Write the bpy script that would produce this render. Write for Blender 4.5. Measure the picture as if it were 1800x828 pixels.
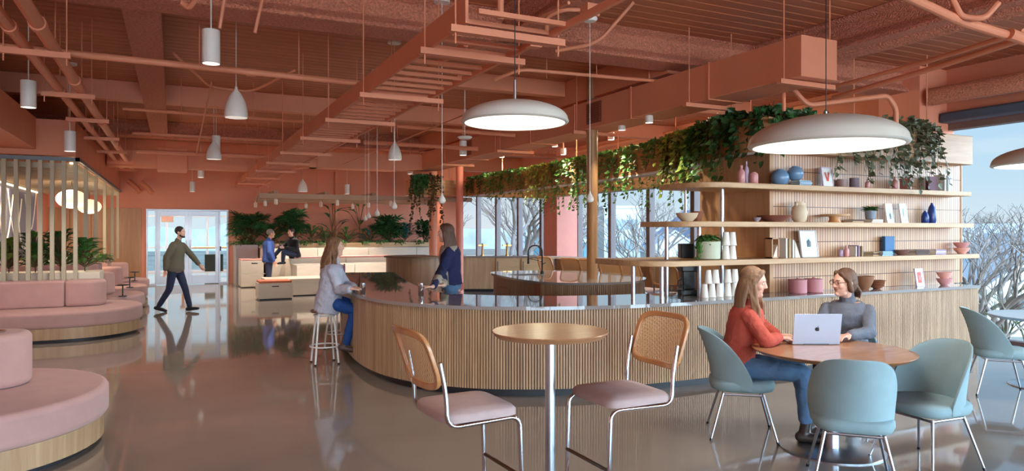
import bpy, math, random
from mathutils import Vector, Matrix, noise
random.seed(7)
PI = math.pi
V = Vector
sc = bpy.context.scene
for o in list(bpy.data.objects): bpy.data.objects.remove(o)
COL = sc.collection

# ------------------------------------------------------------------ camera
FPX, CAMH, HY, YAW = 1220.0, 1.64, 406.0, math.radians(26)
SN, CS = math.sin(YAW), math.cos(YAW)
cd = bpy.data.cameras.new('camera'); cam = bpy.data.objects.new('camera', cd); COL.objects.link(cam)
cd.sensor_width = 36; cd.lens = 36 * FPX / 1800; cd.shift_y = -(414 - HY) / 1800
cd.clip_end = 900
cam.location = (0, 0, CAMH); cam.rotation_euler = (PI / 2, 0, -YAW)
sc.camera = cam
sc.view_settings.view_transform = 'Standard'; sc.view_settings.look = 'None'
sc.view_settings.gamma = 1; sc.view_settings.use_curve_mapping = False
sc.view_settings.exposure = 0.12
sc.cycles.use_denoising = True
sc.cycles.max_bounces = 8; sc.cycles.diffuse_bounces = 4; sc.cycles.glossy_bounces = 4
sc.cycles.transparent_max_bounces = 16; sc.cycles.sample_clamp_indirect = 6
sc.cycles.caustics_reflective = False; sc.cycles.caustics_refractive = False
LAMP = 1.5  # scale of every lamp in the room
FILLGLOW = 17.0      # peak of the glow added to the unseen sky as room fill

# ------------------------------------------------------------------ sky
w = bpy.data.worlds.new('sky'); sc.world = w; w.use_nodes = True
nt = w.node_tree; bg = nt.nodes['Background']
tc = nt.nodes.new('ShaderNodeTexCoord'); sx = nt.nodes.new('ShaderNodeSeparateXYZ')
nt.links.new(tc.outputs['Generated'], sx.inputs[0])
rp = nt.nodes.new('ShaderNodeValToRGB')
nt.links.new(sx.outputs['Z'], rp.inputs[0])
e = rp.color_ramp.elements
e[0].position = 0.0; e[0].color = (.70, .80, .88, 1)
e[1].position = 0.6; e[1].color = (.20, .42, .78, 1)
x_ = e.new(0.06); x_.color = (.56, .74, .88, 1)
x_ = e.new(0.22); x_.color = (.38, .64, .92, 1)
nz = nt.nodes.new('ShaderNodeTexNoise'); nz.inputs['Scale'].default_value = 3.0; nz.inputs['Detail'].default_value = 5
mp = nt.nodes.new('ShaderNodeMapping'); mp.inputs['Scale'].default_value = (1, 1, 4)
nt.links.new(tc.outputs['Generated'], mp.inputs[0]); nt.links.new(mp.outputs[0], nz.inputs[0])
r2 = nt.nodes.new('ShaderNodeValToRGB'); r2.color_ramp.elements[0].position = .45; r2.color_ramp.elements[1].position = .75
nt.links.new(nz.outputs[0], r2.inputs[0])
mx = nt.nodes.new('ShaderNodeMix'); mx.data_type = 'RGBA'
nt.links.new(r2.outputs[0], mx.inputs[0]); nt.links.new(rp.outputs[0], mx.inputs[6]); mx.inputs[7].default_value = (.82, .88, .93, 1)
nt.links.new(mx.outputs[2], bg.inputs[0])
# added glow behind the camera, right and below the horizon, to fill the room
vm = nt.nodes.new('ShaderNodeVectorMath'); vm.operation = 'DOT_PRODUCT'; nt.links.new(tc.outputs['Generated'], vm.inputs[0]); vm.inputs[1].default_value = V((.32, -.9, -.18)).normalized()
m1 = nt.nodes.new('ShaderNodeMapRange'); m1.inputs[1].default_value = .0; m1.inputs[2].default_value = 1; m1.inputs[3].default_value = 1.0; m1.inputs[4].default_value = FILLGLOW; m1.interpolation_type = 'SMOOTHSTEP'
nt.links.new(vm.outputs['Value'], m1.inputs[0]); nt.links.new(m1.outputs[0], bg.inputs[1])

# ------------------------------------------------------------------ points from the photograph
def D(px, py, d):
    l = (px - 900) / FPX * d
    return V((SN * d + CS * l, CS * d - SN * l, CAMH - (py - HY) * d / FPX))
def P(px, py, z):
    return D(px, py, FPX * (CAMH - z) / (py - HY))
def G(px, z, d):
    l = (px - 900) / FPX * d
    return V((SN * d + CS * l, CS * d - SN * l, z))
def onY(px, py, y):
    t = (px - 900) / FPX
    return D(px, py, y / (CS - SN * t))
def onX(px, py, x):
    t = (px - 900) / FPX
    return D(px, py, x / (SN + CS * t))
CR = V((CS, -SN, 0)); CF = V((SN, CS, 0)); UP = V((0, 0, 1))

# ------------------------------------------------------------------ materials
MATS = {}
def lin(c):
    return tuple(((v / 255) / 12.92 if v / 255 <= .04045 else (((v / 255) + .055) / 1.055) ** 2.4) for v in c)
def mat(name, rgb, rough=.6, metal=0, bump=0, bscale=40, var=0, vscale=3, spec=.5, emit=0, coat=0, alpha=1, stretch=None, sheen=0, trans=0):
    if name in MATS: return MATS[name]
    m = bpy.data.materials.new(name); m.use_nodes = True
    t = m.node_tree; b = t.nodes['Principled BSDF']
    c = lin(rgb) + (1,)
    b.inputs['Base Color'].default_value = c; b.inputs['Roughness'].default_value = rough
    b.inputs['Metallic'].default_value = metal; b.inputs['Specular IOR Level'].default_value = spec
    if coat: b.inputs['Coat Weight'].default_value = coat; b.inputs['Coat Roughness'].default_value = .05
    if sheen: b.inputs['Sheen Weight'].default_value = sheen
    if trans: b.inputs['Transmission Weight'].default_value = trans
    if emit:
        b.inputs['Emission Color'].default_value = c; b.inputs['Emission Strength'].default_value = emit
    cdn = t.nodes.new('ShaderNodeTexCoord'); src = cdn.outputs['Object']
    if stretch:
        mpn = t.nodes.new('ShaderNodeMapping'); mpn.inputs['Scale'].default_value = stretch
        t.links.new(src, mpn.inputs[0]); src = mpn.outputs[0]
    # every material carries a faint procedural unevenness
    n = t.nodes.new('ShaderNodeTexNoise'); n.inputs['Scale'].default_value = vscale; n.inputs['Detail'].default_value = 4
    t.links.new(src, n.inputs[0])
    v = var or .04
    mr = t.nodes.new('ShaderNodeMapRange'); mr.inputs[1].default_value = .3; mr.inputs[2].default_value = .7
    mr.inputs[3].default_value = 1 - v; mr.inputs[4].default_value = 1 + v
    t.links.new(n.outputs[0], mr.inputs[0])
    h = t.nodes.new('ShaderNodeHueSaturation'); h.inputs['Color'].default_value = c
    t.links.new(mr.outputs[0], h.inputs['Value']); t.links.new(h.outputs[0], b.inputs['Base Color'])
    if bump:
        n2 = t.nodes.new('ShaderNodeTexNoise'); n2.inputs['Scale'].default_value = bscale; n2.inputs['Detail'].default_value = 3
        t.links.new(src, n2.inputs[0])
        bp = t.nodes.new('ShaderNodeBump'); bp.inputs['Strength'].default_value = min(1, bump); bp.inputs['Distance'].default_value = .01
        t.links.new(n2.outputs[0], bp.inputs['Height']); t.links.new(bp.outputs[0], b.inputs['Normal'])
    MATS[name] = m; return m

def wood(name, a, b_, stretch=(6, 6, .5), rough=.45, streak=1.0, coat=0):
    """oak-like grain: noise stretched along the boards, two tones of the wood's own colour"""
    if name in MATS: return MATS[name]
    m = bpy.data.materials.new(name); m.use_nodes = True
    t = m.node_tree; b = t.nodes['Principled BSDF']; b.inputs['Roughness'].default_value = rough
    if coat: b.inputs['Coat Weight'].default_value = coat
    cdn = t.nodes.new('ShaderNodeTexCoord'); mpn = t.nodes.new('ShaderNodeMapping'); mpn.inputs['Scale'].default_value = stretch
    t.links.new(cdn.outputs['Object'], mpn.inputs[0])
    n = t.nodes.new('ShaderNodeTexNoise'); n.inputs['Scale'].default_value = 2.2; n.inputs['Detail'].default_value = 8; n.inputs['Roughness'].default_value = .65
    n.inputs['Distortion'].default_value = .35
    t.links.new(mpn.outputs[0], n.inputs[0])
    r = t.nodes.new('ShaderNodeValToRGB'); r.color_ramp.elements[0].position = .5 - .2 / streak; r.color_ramp.elements[1].position = .5 + .2 / streak
    r.color_ramp.elements[0].color = lin(a) + (1,); r.color_ramp.elements[1].color = lin(b_) + (1,)
    t.links.new(n.outputs[0], r.inputs[0]); t.links.new(r.outputs[0], b.inputs['Base Color'])
    bp = t.nodes.new('ShaderNodeBump'); bp.inputs['Strength'].default_value = .12; bp.inputs['Distance'].default_value = .004
    t.links.new(n.outputs[0], bp.inputs['Height']); t.links.new(bp.outputs[0], b.inputs['Normal'])
    MATS[name] = m; return m

def glow(name, rgb, s):
    if name in MATS: return MATS[name]
    m = bpy.data.materials.new(name); m.use_nodes = True; t = m.node_tree
    b = t.nodes['Principled BSDF']; b.inputs['Base Color'].default_value = (.8, .8, .8, 1)
    b.inputs['Emission Color'].default_value = lin(rgb) + (1,); b.inputs['Emission Strength'].default_value = s
    MATS[name] = m; return m

def glass(name, tint=(.96, .98, .98), refl=.06):
    if name in MATS: return MATS[name]
    m = bpy.data.materials.new(name); m.use_nodes = True; t = m.node_tree; t.nodes.clear()
    o = t.nodes.new('ShaderNodeOutputMaterial'); tr = t.nodes.new('ShaderNodeBsdfTransparent'); tr.inputs[0].default_value = tint + (1,)
    gl = t.nodes.new('ShaderNodeBsdfGlossy'); gl.inputs['Roughness'].default_value = .01
    fr = t.nodes.new('ShaderNodeLayerWeight'); fr.inputs[0].default_value = .35
    ml = t.nodes.new('ShaderNodeMath'); ml.operation = 'MULTIPLY'; ml.inputs[1].default_value = .35; pw = t.nodes.new('ShaderNodeMath'); pw.operation = 'POWER'; pw.inputs[1].default_value = 3; t.links.new(fr.outputs['Facing'], pw.inputs[0]); t.links.new(pw.outputs[0], ml.inputs[0])
    mxs = t.nodes.new('ShaderNodeMixShader'); t.links.new(ml.outputs[0], mxs.inputs[0]); t.links.new(tr.outputs[0], mxs.inputs[1]); t.links.new(gl.outputs[0], mxs.inputs[2])
    t.links.new(mxs.outputs[0], o.inputs[0]); MATS[name] = m; return m

SAL = mat('salmon_paint', (224, 144, 110), .55, var=.05, vscale=1.2)
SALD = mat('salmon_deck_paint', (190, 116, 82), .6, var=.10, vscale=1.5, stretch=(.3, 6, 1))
SALR = mat('salmon_spray_fireproofing', (222, 142, 114), .9, bump=1, bscale=55, var=.22, vscale=38)
MATS['salmon_spray_fireproofing'].node_tree.nodes['Bump'].inputs['Distance'].default_value = .05
SALW = mat('salmon_wall_paint', (230, 148, 118), .6, var=.03, vscale=.8)
PINKC = mat('pink_column_paint', (226, 140, 120), .6)
OAK = wood('pale_oak', (170, 134, 98), (202, 168, 130))
OAKH = wood('pale_oak_lengthwise', (182, 138, 94), (214, 176, 132), stretch=(.5, 6, 6))
OAKY = wood('oak_header', (170, 118, 74), (200, 150, 102), stretch=(.7, .7, 7))
OAKP = wood('oak_panel', (172, 126, 86), (198, 150, 108), stretch=(5, 5, .4))
BAT = wood('fluted_oak', (162, 126, 94), (206, 170, 132), stretch=(7, 7, .3), streak=1.2)
BACKB = mat('gap_shade_oak', (108, 80, 60), .7, var=.1)  # oak darkened so the shade between battens is in its colour
TABW = wood('table_oak', (162, 112, 76), (190, 140, 100), stretch=(2.5, 9, 6), rough=.28, coat=.3)
BEECH = wood('bent_beech', (184, 122, 72), (212, 154, 100), stretch=(5, 5, 5), rough=.3, coat=.4)
STONE = mat('grey_quartz_worktop', (150, 142, 138), .035, spec=1.0, var=.05, vscale=60)
TOE = mat('dark_toe_kick', (34, 32, 38), .5)
CHR = mat('chrome', (215, 218, 222), .08, metal=1)
STEEL = mat('brushed_steel', (190, 195, 202), .28, metal=1)
WPAINT = mat('white_painted_metal', (232, 230, 226), .35)
PEND = mat('pendant_warm_grey', (214, 212, 202), .4)
PINKF = mat('pink_upholstery', (192, 150, 142), .95, bump=.25, bscale=260, var=.05, vscale=6, sheen=.2)
SEATF = mat('mauve_seat_fabric', (196, 172, 168), .95, bump=.3, bscale=500, var=.04, vscale=20)
BLUEF = mat('blue_grey_chair_fabric', (150, 178, 184), .95, bump=.25, bscale=420, var=.05, vscale=9)
BLACKM = mat('black_metal', (30, 30, 34), .4)
BLACKP = mat('black_plastic', (24, 24, 28), .4)
SLATM = mat('champagne_slats', (178, 166, 140), .45, var=.03)
MULL = mat('taupe_mullion', (112, 94, 90), .5)
CREAM = mat('cream_plywood', (222, 206, 184), .5, var=.04, vscale=2)
WHITE = mat('white_matt', (236, 232, 226), .5)
LEAF = mat('leaf_green', (78, 124, 58), .45, var=.35, vscale=6)
LEAFD = mat('leaf_dark_green', (52, 98, 54), .4, var=.35, vscale=5)
LEAFB = mat('leaf_lime', (120, 140, 54), .45, var=.3, vscale=6)
LEAFT = mat('leaf_teal', (54, 112, 104), .4, var=.25, vscale=6)
STEMM = mat('stem_brown', (96, 76, 48), .7)
SOIL = mat('soil', (56, 42, 32), .95, bump=.6, bscale=30)
GL = glass('window_glass')
LIT = glow('lamp_diffuser', (255, 246, 232), 1.6)
LITW = glow('warm_led', (255, 226, 176), 3.0)

# ------------------------------------------------------------------ mesh builder
class MB:
    def __init__(s): s.v = []; s.f = []
    def add(s, vs, fs):
        n = len(s.v); s.v += [tuple(v) for v in vs]; s.f += [tuple(i + n for i in f) for f in fs]
    def box(s, x0, x1, y0, y1, z0, z1, M=None):
        vs = [V((x, y, z)) for z in (z0, z1) for y in (y0, y1) for x in (x0, x1)]
        if M is not None: vs = [M @ v for v in vs]
        s.add(vs, [(0, 2, 3, 1), (4, 5, 7, 6), (0, 1, 5, 4), (1, 3, 7, 5), (3, 2, 6, 7), (2, 0, 4, 6)]); return s
    def bar(s, a, b, w, h, side=None):
        a, b = V(a), V(b); t = (b - a).normalized()
        sd = V(side) if side is not None else (t.cross(UP) if abs(t.z) < .95 else V((1, 0, 0)))
        sd = (sd - t * sd.dot(t)).normalized(); u = sd.cross(t)
        vs = [p + sd * (i * w / 2) + u * (j * h / 2) for p in (a, b) for i, j in ((-1, -1), (1, -1), (1, 1), (-1, 1))]
        s.add(vs, [(0, 1, 2, 3)[::-1], (4, 5, 6, 7), (0, 1, 5, 4), (1, 2, 6, 5), (2, 3, 7, 6), (3, 0, 4, 7)]); return s
    def tube(s, pts, r, n=10, caps=True):
        pts = [V(p) for p in pts]; m = len(pts)
        rr = r if isinstance(r, (list, tuple)) else [r] * m
        T = []
        for i in range(m):
            a = pts[max(i - 1, 0)]; b = pts[min(i + 1, m - 1)]; t = (b - a)
            T.append(t.normalized() if t.length > 1e-9 else UP)
        ref = V((0, 0, 1)) if abs(T[0].z) < .9 else V((1, 0, 0))
        u = (ref - T[0] * ref.dot(T[0])).normalized(); base = len(s.v)
        for i in range(m):
            u = u - T[i] * u.dot(T[i])
            u = u.normalized() if u.length > 1e-6 else T[i].orthogonal().normalized()
            w_ = T[i].cross(u)
            for k in range(n):
                a = 2 * PI * k / n; s.v.append(tuple(pts[i] + (u * math.cos(a) + w_ * math.sin(a)) * rr[i]))
        for i in range(m - 1):
            for k in range(n):
                k2 = (k + 1) % n
                s.f.append((base + i * n + k, base + i * n + k2, base + (i + 1) * n + k2, base + (i + 1) * n + k))
        if caps:
            s.f.append(tuple(base + k for k in reversed(range(n)))); s.f.append(tuple(base + (m - 1) * n + k for k in range(n)))
        return s
    def lathe(s, prof, c=(0, 0, 0), n=32, sx=1, sy=1, cap=True):
        c = V(c); base = len(s.v); m = len(prof)
        for r, z in prof:
            for k in range(n):
                a = 2 * PI * k / n; s.v.append((c.x + r * sx * math.cos(a), c.y + r * sy * math.sin(a), c.z + z))
        for i in range(m - 1):
            for k in range(n):
                k2 = (k + 1) % n; s.f.append((base + i * n + k, base + i * n + k2, base + (i + 1) * n + k2, base + (i + 1) * n + k))
        if cap and prof[0][0] > 1e-5: s.f.append(tuple(base + k for k in reversed(range(n))))
        if cap and prof[-1][0] > 1e-5: s.f.append(tuple(base + (m - 1) * n + k for k in range(n)))
        return s
    def ell(s, c, rx, ry, rz, M=None, n=16, m=10):
        c = V(c); base = len(s.v)
        for i in range(m + 1):
            th = PI * i / m
            for k in range(n):
                a = 2 * PI * k / n
                p = V((rx * math.sin(th) * math.cos(a), ry * math.sin(th) * math.sin(a), rz * math.cos(th)))
                if M is not None: p = M @ p
                s.v.append(tuple(c + p))
        for i in range(m):
            for k in range(n):
                k2 = (k + 1) % n; s.f.append((base + i * n + k, base + (i + 1) * n + k, base + (i + 1) * n + k2, base + i * n + k2))
        return s
    def prism(s, poly, z0, z1):
        n = len(poly); vs = [(p[0], p[1], z0) for p in poly] + [(p[0], p[1], z1) for p in poly]
        s.add(vs, [tuple(reversed(range(n))), tuple(range(n, 2 * n))] + [(i, (i + 1) % n, n + (i + 1) % n, n + i) for i in range(n)]); return s
    def ribbon(s, outer, inner, z0, z1):
        """solid strip between two paths of the same length"""
        n = len(outer); vs = []
        for z in (z0, z1):
            for i in range(n): vs.append((outer[i][0], outer[i][1], z)); vs.append((inner[i][0], inner[i][1], z))
        b = 2 * n; fs = []
        for i in range(n - 1):
            o0, i0, o1, i1 = 2 * i, 2 * i + 1, 2 * i + 2, 2 * i + 3
            fs += [(o0, o1, i1, i0), (b + o0, b + i0, b + i1, b + o1), (o0, b + o0, b + o1, o1), (i0, i1, b + i1, b + i0)]
        fs += [(0, 1, b + 1, b), (2 * n - 2, b + 2 * n - 2, b + 2 * n - 1, 2 * n - 1)]
        s.add(vs, fs); return s
    def loft(s, rings, caps=True):
        base = len(s.v); n = len(rings[0]); m = len(rings)
        for r in rings: s.v += [tuple(p) for p in r]
        for i in range(m - 1):
            for k in range(n):
                k2 = (k + 1) % n; s.f.append((base + i * n + k, base + i * n + k2, base + (i + 1) * n + k2, base + (i + 1) * n + k))
        if caps:
            s.f.append(tuple(base + k for k in reversed(range(n)))); s.f.append(tuple(base + (m - 1) * n + k for k in range(n)))
        return s
    def caps(s, a, b, ra, rb, n=10):
        """tapered limb with round ends"""
        a, b = V(a), V(b); t = (b - a); L = t.length
        if L < 1e-6: return s.ell(a, ra, ra, ra)
        t /= L; pts = []; rr = []
        for th in (80, 55, 28): q = math.radians(th); pts.append(a - t * ra * math.sin(q)); rr.append(ra * math.cos(q))
        pts += [a, b]; rr += [ra, rb]
        for th in (28, 55, 80): q = math.radians(th); pts.append(b + t * rb * math.sin(q)); rr.append(rb * math.cos(q))
        return s.tube(pts, rr, n)
    def build(s, name, m, parent=None, loc=(0, 0, 0), smooth=30, bevel=0, seg=3, subsurf=0, origin=None, rotz=0):
        me = bpy.data.meshes.new(name)
        vs = s.v
        if origin is not None:
            o_ = V(origin); vs = [tuple(V(v) - o_) for v in vs]; loc = origin
        me.from_pydata(vs, [], s.f); me.materials.append(m); me.validate(); me.update()
        import bmesh
        bm = bmesh.new(); bm.from_mesh(me); bmesh.ops.recalc_face_normals(bm, faces=bm.faces); bm.to_mesh(me); bm.free()
        if smooth:
            me.shade_smooth()
            if smooth < 180: me.set_sharp_from_angle(angle=math.radians(smooth))
        ob = bpy.data.objects.new(name, me); COL.objects.link(ob); ob.location = loc; ob.rotation_euler.z = rotz
        if parent is not None: ob.parent = parent
        if bevel:
            md = ob.modifiers.new('bevel', 'BEVEL'); md.width = bevel; md.segments = seg; md.limit_method = 'ANGLE'; md.angle_limit = math.radians(35)
        if subsurf:
            md = ob.modifiers.new('sub', 'SUBSURF'); md.levels = subsurf; md.render_levels = subsurf
        return ob

def tag(o, label, cat=None, group=None, kind=None):
    if label: o['label'] = label
    if cat: o['category'] = cat
    if group: o['group'] = group
    if kind: o['kind'] = kind
    return o
def thing(name, label, cat, loc=(0, 0, 0), rz=0, group=None, kind=None):
    o = bpy.data.objects.new(name, None); COL.objects.link(o); o.location = loc; o.rotation_euler.z = rz; o.empty_display_size = .1
    return tag(o, label, cat, group, kind)
def dup(o, loc=None, rz=None, label=None, group=None, parent=None):
    c = o.copy(); COL.objects.link(c)
    if loc is not None: c.location = loc
    if rz is not None: c.rotation_euler.z = rz
    if label: c['label'] = label
    if group: c['group'] = group
    if parent is not None: c.parent = parent
    for ch in [q for q in COL.objects if q.parent == o]: dup(ch, parent=c)
    return c
def struct(name, mb, m, **k):
    o = mb.build(name, m, **k); o['kind'] = 'structure'; return o
def lamp(name, kind, loc, power, parent=None, size=.1, color=(1, .9, .78), rot=(0, 0, 0), spot=110, blend=.6):
    l = bpy.data.lights.new(name, kind); l.energy = power * LAMP; l.color = color
    if kind == 'AREA': l.shape = 'DISK'; l.size = size
    elif kind == 'SPOT': l.spot_size = math.radians(spot); l.spot_blend = blend; l.shadow_soft_size = size
    else: l.shadow_soft_size = size
    o = bpy.data.objects.new(name, l); COL.objects.link(o); o.location = loc; o.rotation_euler = rot
    if parent is not None: o.parent = parent
    return o
def smoothpath(pts, step=.06, closed=False):
    """Catmull-Rom through the points, resampled evenly"""
    P_ = [V((p[0], p[1], 0)) for p in pts]; n = len(P_); out = []
    rng = range(n) if closed else range(n - 1)
    for i in rng:
        if closed: a, b, c, d = P_[i - 1], P_[i], P_[(i + 1) % n], P_[(i + 2) % n]
        else: a, b, c, d = P_[max(i - 1, 0)], P_[i], P_[i + 1], P_[min(i + 2, n - 1)]
        for k in range(12):
            t = k / 12
            out.append(.5 * ((2 * b) + (c - a) * t + (2 * a - 5 * b + 4 * c - d) * t * t + (-a + 3 * b - 3 * c + d) * t ** 3))
    out.append(P_[0] if closed else P_[-1])
    L = [0]
    for i in range(1, len(out)): L.append(L[-1] + (out[i] - out[i - 1]).length)
    m = max(2, int(round(L[-1] / step))); res = []; j = 0
    for k in range(m + (0 if closed else 1)):
        s_ = L[-1] * k / m
        while j < len(L) - 2 and L[j + 1] < s_: j += 1
        f = (s_ - L[j]) / max(1e-9, L[j + 1] - L[j]); res.append(out[j].lerp(out[j + 1], min(1, f)))
    return res
def offset(path, d, closed=False):
    n = len(path); out = []
    for i in range(n):
        a = path[i - 1] if (closed or i) else path[0]; b = path[(i + 1) % n] if (closed or i < n - 1) else path[-1]
        t = (b - a).normalized(); out.append(path[i] + V((-t.y, t.x, 0)) * d)
    return out
def fluted(path, z0, z1, width=.028, depth=.018, mb=None):
    """vertical battens standing on a path"""
    mb = mb or MB(); n = len(path)
    for i in range(n - 1):
        a, b = path[i], path[i + 1]; c = (a + b) / 2; t = (b - a).normalized(); nn = V((-t.y, t.x, 0))
        q = [c - t * width / 2 - nn * depth / 2, c + t * width / 2 - nn * depth / 2, c + t * width / 2 + nn * depth / 2, c - t * width / 2 + nn * depth / 2]
        mb.prism([(p.x, p.y) for p in q], z0, z1)
    return mb
def W(mb, name, m, parent, **k):
    """a part built in room coordinates under a thing that stands elsewhere"""
    return mb.build(name, m, parent=parent, loc=tuple(-V(parent.location)), **k)

# ------------------------------------------------------------------ room shell
XF, YB, YN, XL, ZC = 10.7, 23.5, -8.0, -3.2, 4.1     # facade, far wall, rear glazing, left wall, deck
m = mat('polished_concrete', (148, 138, 128), .05, spec=1.0, var=.10, vscale=.9)
_t = m.node_tree; _b = _t.nodes['Principled BSDF']
_n = _t.nodes.new('ShaderNodeTexNoise'); _n.inputs['Scale'].default_value = 2.5; _n.inputs['Detail'].default_value = 6
_c = _t.nodes.new('ShaderNodeTexCoord'); _t.links.new(_c.outputs['Object'], _n.inputs[0])
_r = _t.nodes.new('ShaderNodeMapRange'); _r.inputs[3].default_value = .02; _r.inputs[4].default_value = .09
_t.links.new(_n.outputs[0], _r.inputs[0]); _t.links.new(_r.outputs[0], _b.inputs['Roughness'])
_p = _t.nodes.new('ShaderNodeBump'); _p.inputs['Strength'].default_value = .03; _p.inputs['Distance'].default_value = .01
_t.links.new(_n.outputs[0], _p.inputs['Height']); _t.links.new(_p.outputs[0], _b.inputs['Normal'])
mb = MB(); mb.box(XL - .2, XF + .2, YN - .2, 31, -.2, 0)
struct('floor', mb, m, smooth=0)
# ribbed metal deck, ribs along X
mb = MB(); y = YN - .2; prof = []
while y < 29:
    prof += [(y, ZC), (y + .14, ZC), (y + .15, ZC + .012), (y + .165, ZC + .012)]; y += .18
vs = []; fs = []
for (a, z) in prof: vs += [(XL - .2, a, z), (XF + .2, a, z)]
for i in range(len(prof) - 1): fs.append((2 * i, 2 * i + 1, 2 * i + 3, 2 * i + 2))
mb.add(vs, fs); mb.box(XL - .2, XF + .2, YN - .2, 29, ZC + .2, ZC + .3)
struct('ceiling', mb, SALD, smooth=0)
mb = MB(); mb.box(XL - .2, XL, YN, YB + .2, 0, ZC + .2)
struct('wall_left', mb, SALW, smooth=0)
# far wall with its door opening
DX0, DX1, DZ = -.74, 1.55, 2.30
mb = MB(); mb.box(XL - .2, DX0, YB, YB + .2, 0, ZC + .2); mb.box(DX1, 8.3, YB, YB + .2, 0, ZC + .2); mb.box(DX0, DX1, YB, YB + .2, DZ, ZC + .2)
struct('wall_back', mb, SALW, smooth=0)
mb = MB(); mb.box(8.1, 8.3, YB + .2, 29.0, 0, ZC + .2); struct('wall_alcove', mb, SALW, smooth=0)
mb = MB(); mb.box(8.1, XF + .2, 29.0, 29.2, 0, ZC + .2); struct('wall_end', mb, SALW, smooth=0)
# lounge nook: grey violet feature wall and oak panels
mb = MB(); mb.box(XL, XL + .04, 13.2, 21.4, 0, 2.75)
struct('wall_nook', mb, mat('slate_violet_mural_wall', (98, 98, 122), .7, var=.06), smooth=0)
mb = MB()
x = XL
while x < -1.9: mb.box(x, x + .52, YB - .04, YB, .0, 2.32); x += .53
mb.box(-1.66, -.86, YB - .04, YB, .0, 2.32)
struct('trim_1', mb, OAKP, bevel=.004)
mb = MB(); mb.box(XL, -.86, YB - .07, YB - .04, .1, .2)
struct('baseboard_back', mb, OAKH, smooth=0)
# bulkhead over the nook
mb = MB(); mb.box(XL, -1.42, 13.15, YB, 2.84, 3.42)
struct('trim_2', mb, SAL, bevel=.01)
mb = MB(); mb.box(XL, -1.95, 4.0, 13.13, 2.93, 3.43)
struct('trim_3', mb, SAL, bevel=.01)

# mural lines on the nook wall: white rope-like loops
mb = MB()
for k in range(7):
    y0 = 14.0 + k * .95; pts = []
    for i in range(25):
        a = i / 24; pts.append((XL + .06, y0 + 1.5 * a, 2.5 - .9 * math.sin(PI * a) - .25 * math.sin(k * 1.7) * a - (.3 if k % 2 else 0)))
    mb.tube(pts, .014, 6)
o = mb.build('rope_mural', WHITE); tag(o, 'white looping lines drawn across the slate violet wall behind the slats', 'wall art')

# facade: one window object per bay, mullions and panes as parts
ys = [YN + .2]
myl = [6.95]
ZH = 3.28
mull_y = [6.7 + 1.85 * 0] 
bays = []
yy = [-8.0, -4.3, -.6, 3.1, 6.75]                       # wide panes near the camera
yy2 = [7.35, 9.1, 10.8, 12.45, 14.1, 15.8, 17.5]        # narrower bays towards the kitchen
yy3 = [18.35, 19.75, 21.4, 23.2, 25.0, 26.9, 28.9]
idx = 1
def window(a, b, head, axis='x'):
    global idx
    fr = MB(); fw = .07
    X0, X1 = XF - .05, XF + .12
    fr.box(X0, X1, a + .002, a + fw, 0, head - .101); fr.box(X0, X1, b - fw, b - .002, 0, head - .101)
    fr.box(X0, X1, a + .002, b - .002, head - .1, head - .002); fr.box(X0 + .01, X1 - .01, a + fw + .001, b - fw - .001, 0, .08)
    o = struct('window_%d' % idx, fr, MULL, bevel=.006)
    pn = MB(); pn.box(XF + .03, XF + .04, a + fw, b - fw, .08, head - .1); pn.build('pane', GL, parent=o, smooth=0)
    idx += 1
for L in (yy, yy2, yy3):
    for i in range(len(L) - 1): window(L[i], L[i + 1], ZH)
# rear glazing added behind the camera, unseen, to let the fill light in
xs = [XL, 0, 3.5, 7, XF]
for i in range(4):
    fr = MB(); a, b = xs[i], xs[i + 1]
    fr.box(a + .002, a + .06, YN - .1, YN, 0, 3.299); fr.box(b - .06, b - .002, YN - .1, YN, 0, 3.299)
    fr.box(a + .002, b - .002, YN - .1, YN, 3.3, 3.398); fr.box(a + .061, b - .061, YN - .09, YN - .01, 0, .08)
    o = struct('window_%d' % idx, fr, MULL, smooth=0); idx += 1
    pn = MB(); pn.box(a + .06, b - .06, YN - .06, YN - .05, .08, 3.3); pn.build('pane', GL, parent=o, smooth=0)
mb = MB(); mb.box(XL - .2, XF + .2, YN - .2, YN, 3.4, ZC + .2); struct('wall_front', mb, SALW, smooth=0)
mb = MB(); mb.box(XF - .08, XF + .2, YN, 29, ZH, ZC + .2)
struct('wall_right', mb, SALW, smooth=0)
# columns against the facade
for k, (a, b) in enumerate([(6.62, 7.3), (17.45, 18.25)]):
    mb = MB(); mb.box(9.98 if k == 0 else 9.95, XF + .1, a, b, 0, ZC)
    struct('wall_column_%d' % (k + 1), mb, SALW if k == 0 else PINKC, bevel=.01)
mb = MB(); mb.box(XF - .3, XF - .09, YN, 6.6, 3.27, 3.42)
o = mb.build('roller_shade', mat('slate_shade', (70, 84, 104), .6), bevel=.03); tag(o, 'slate blue rolled window shade above the large right window', 'window shade')
mb = MB(); mb.tube([(XF - .28, -6, 3.62), (XF - .28, 6.1, 3.62)], .075, 14)
o = mb.build('shade_tube', mat('grey_tube', (132, 140, 150), .5)); tag(o, 'pale grey tube mounted high above the right window', 'tube')

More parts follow.
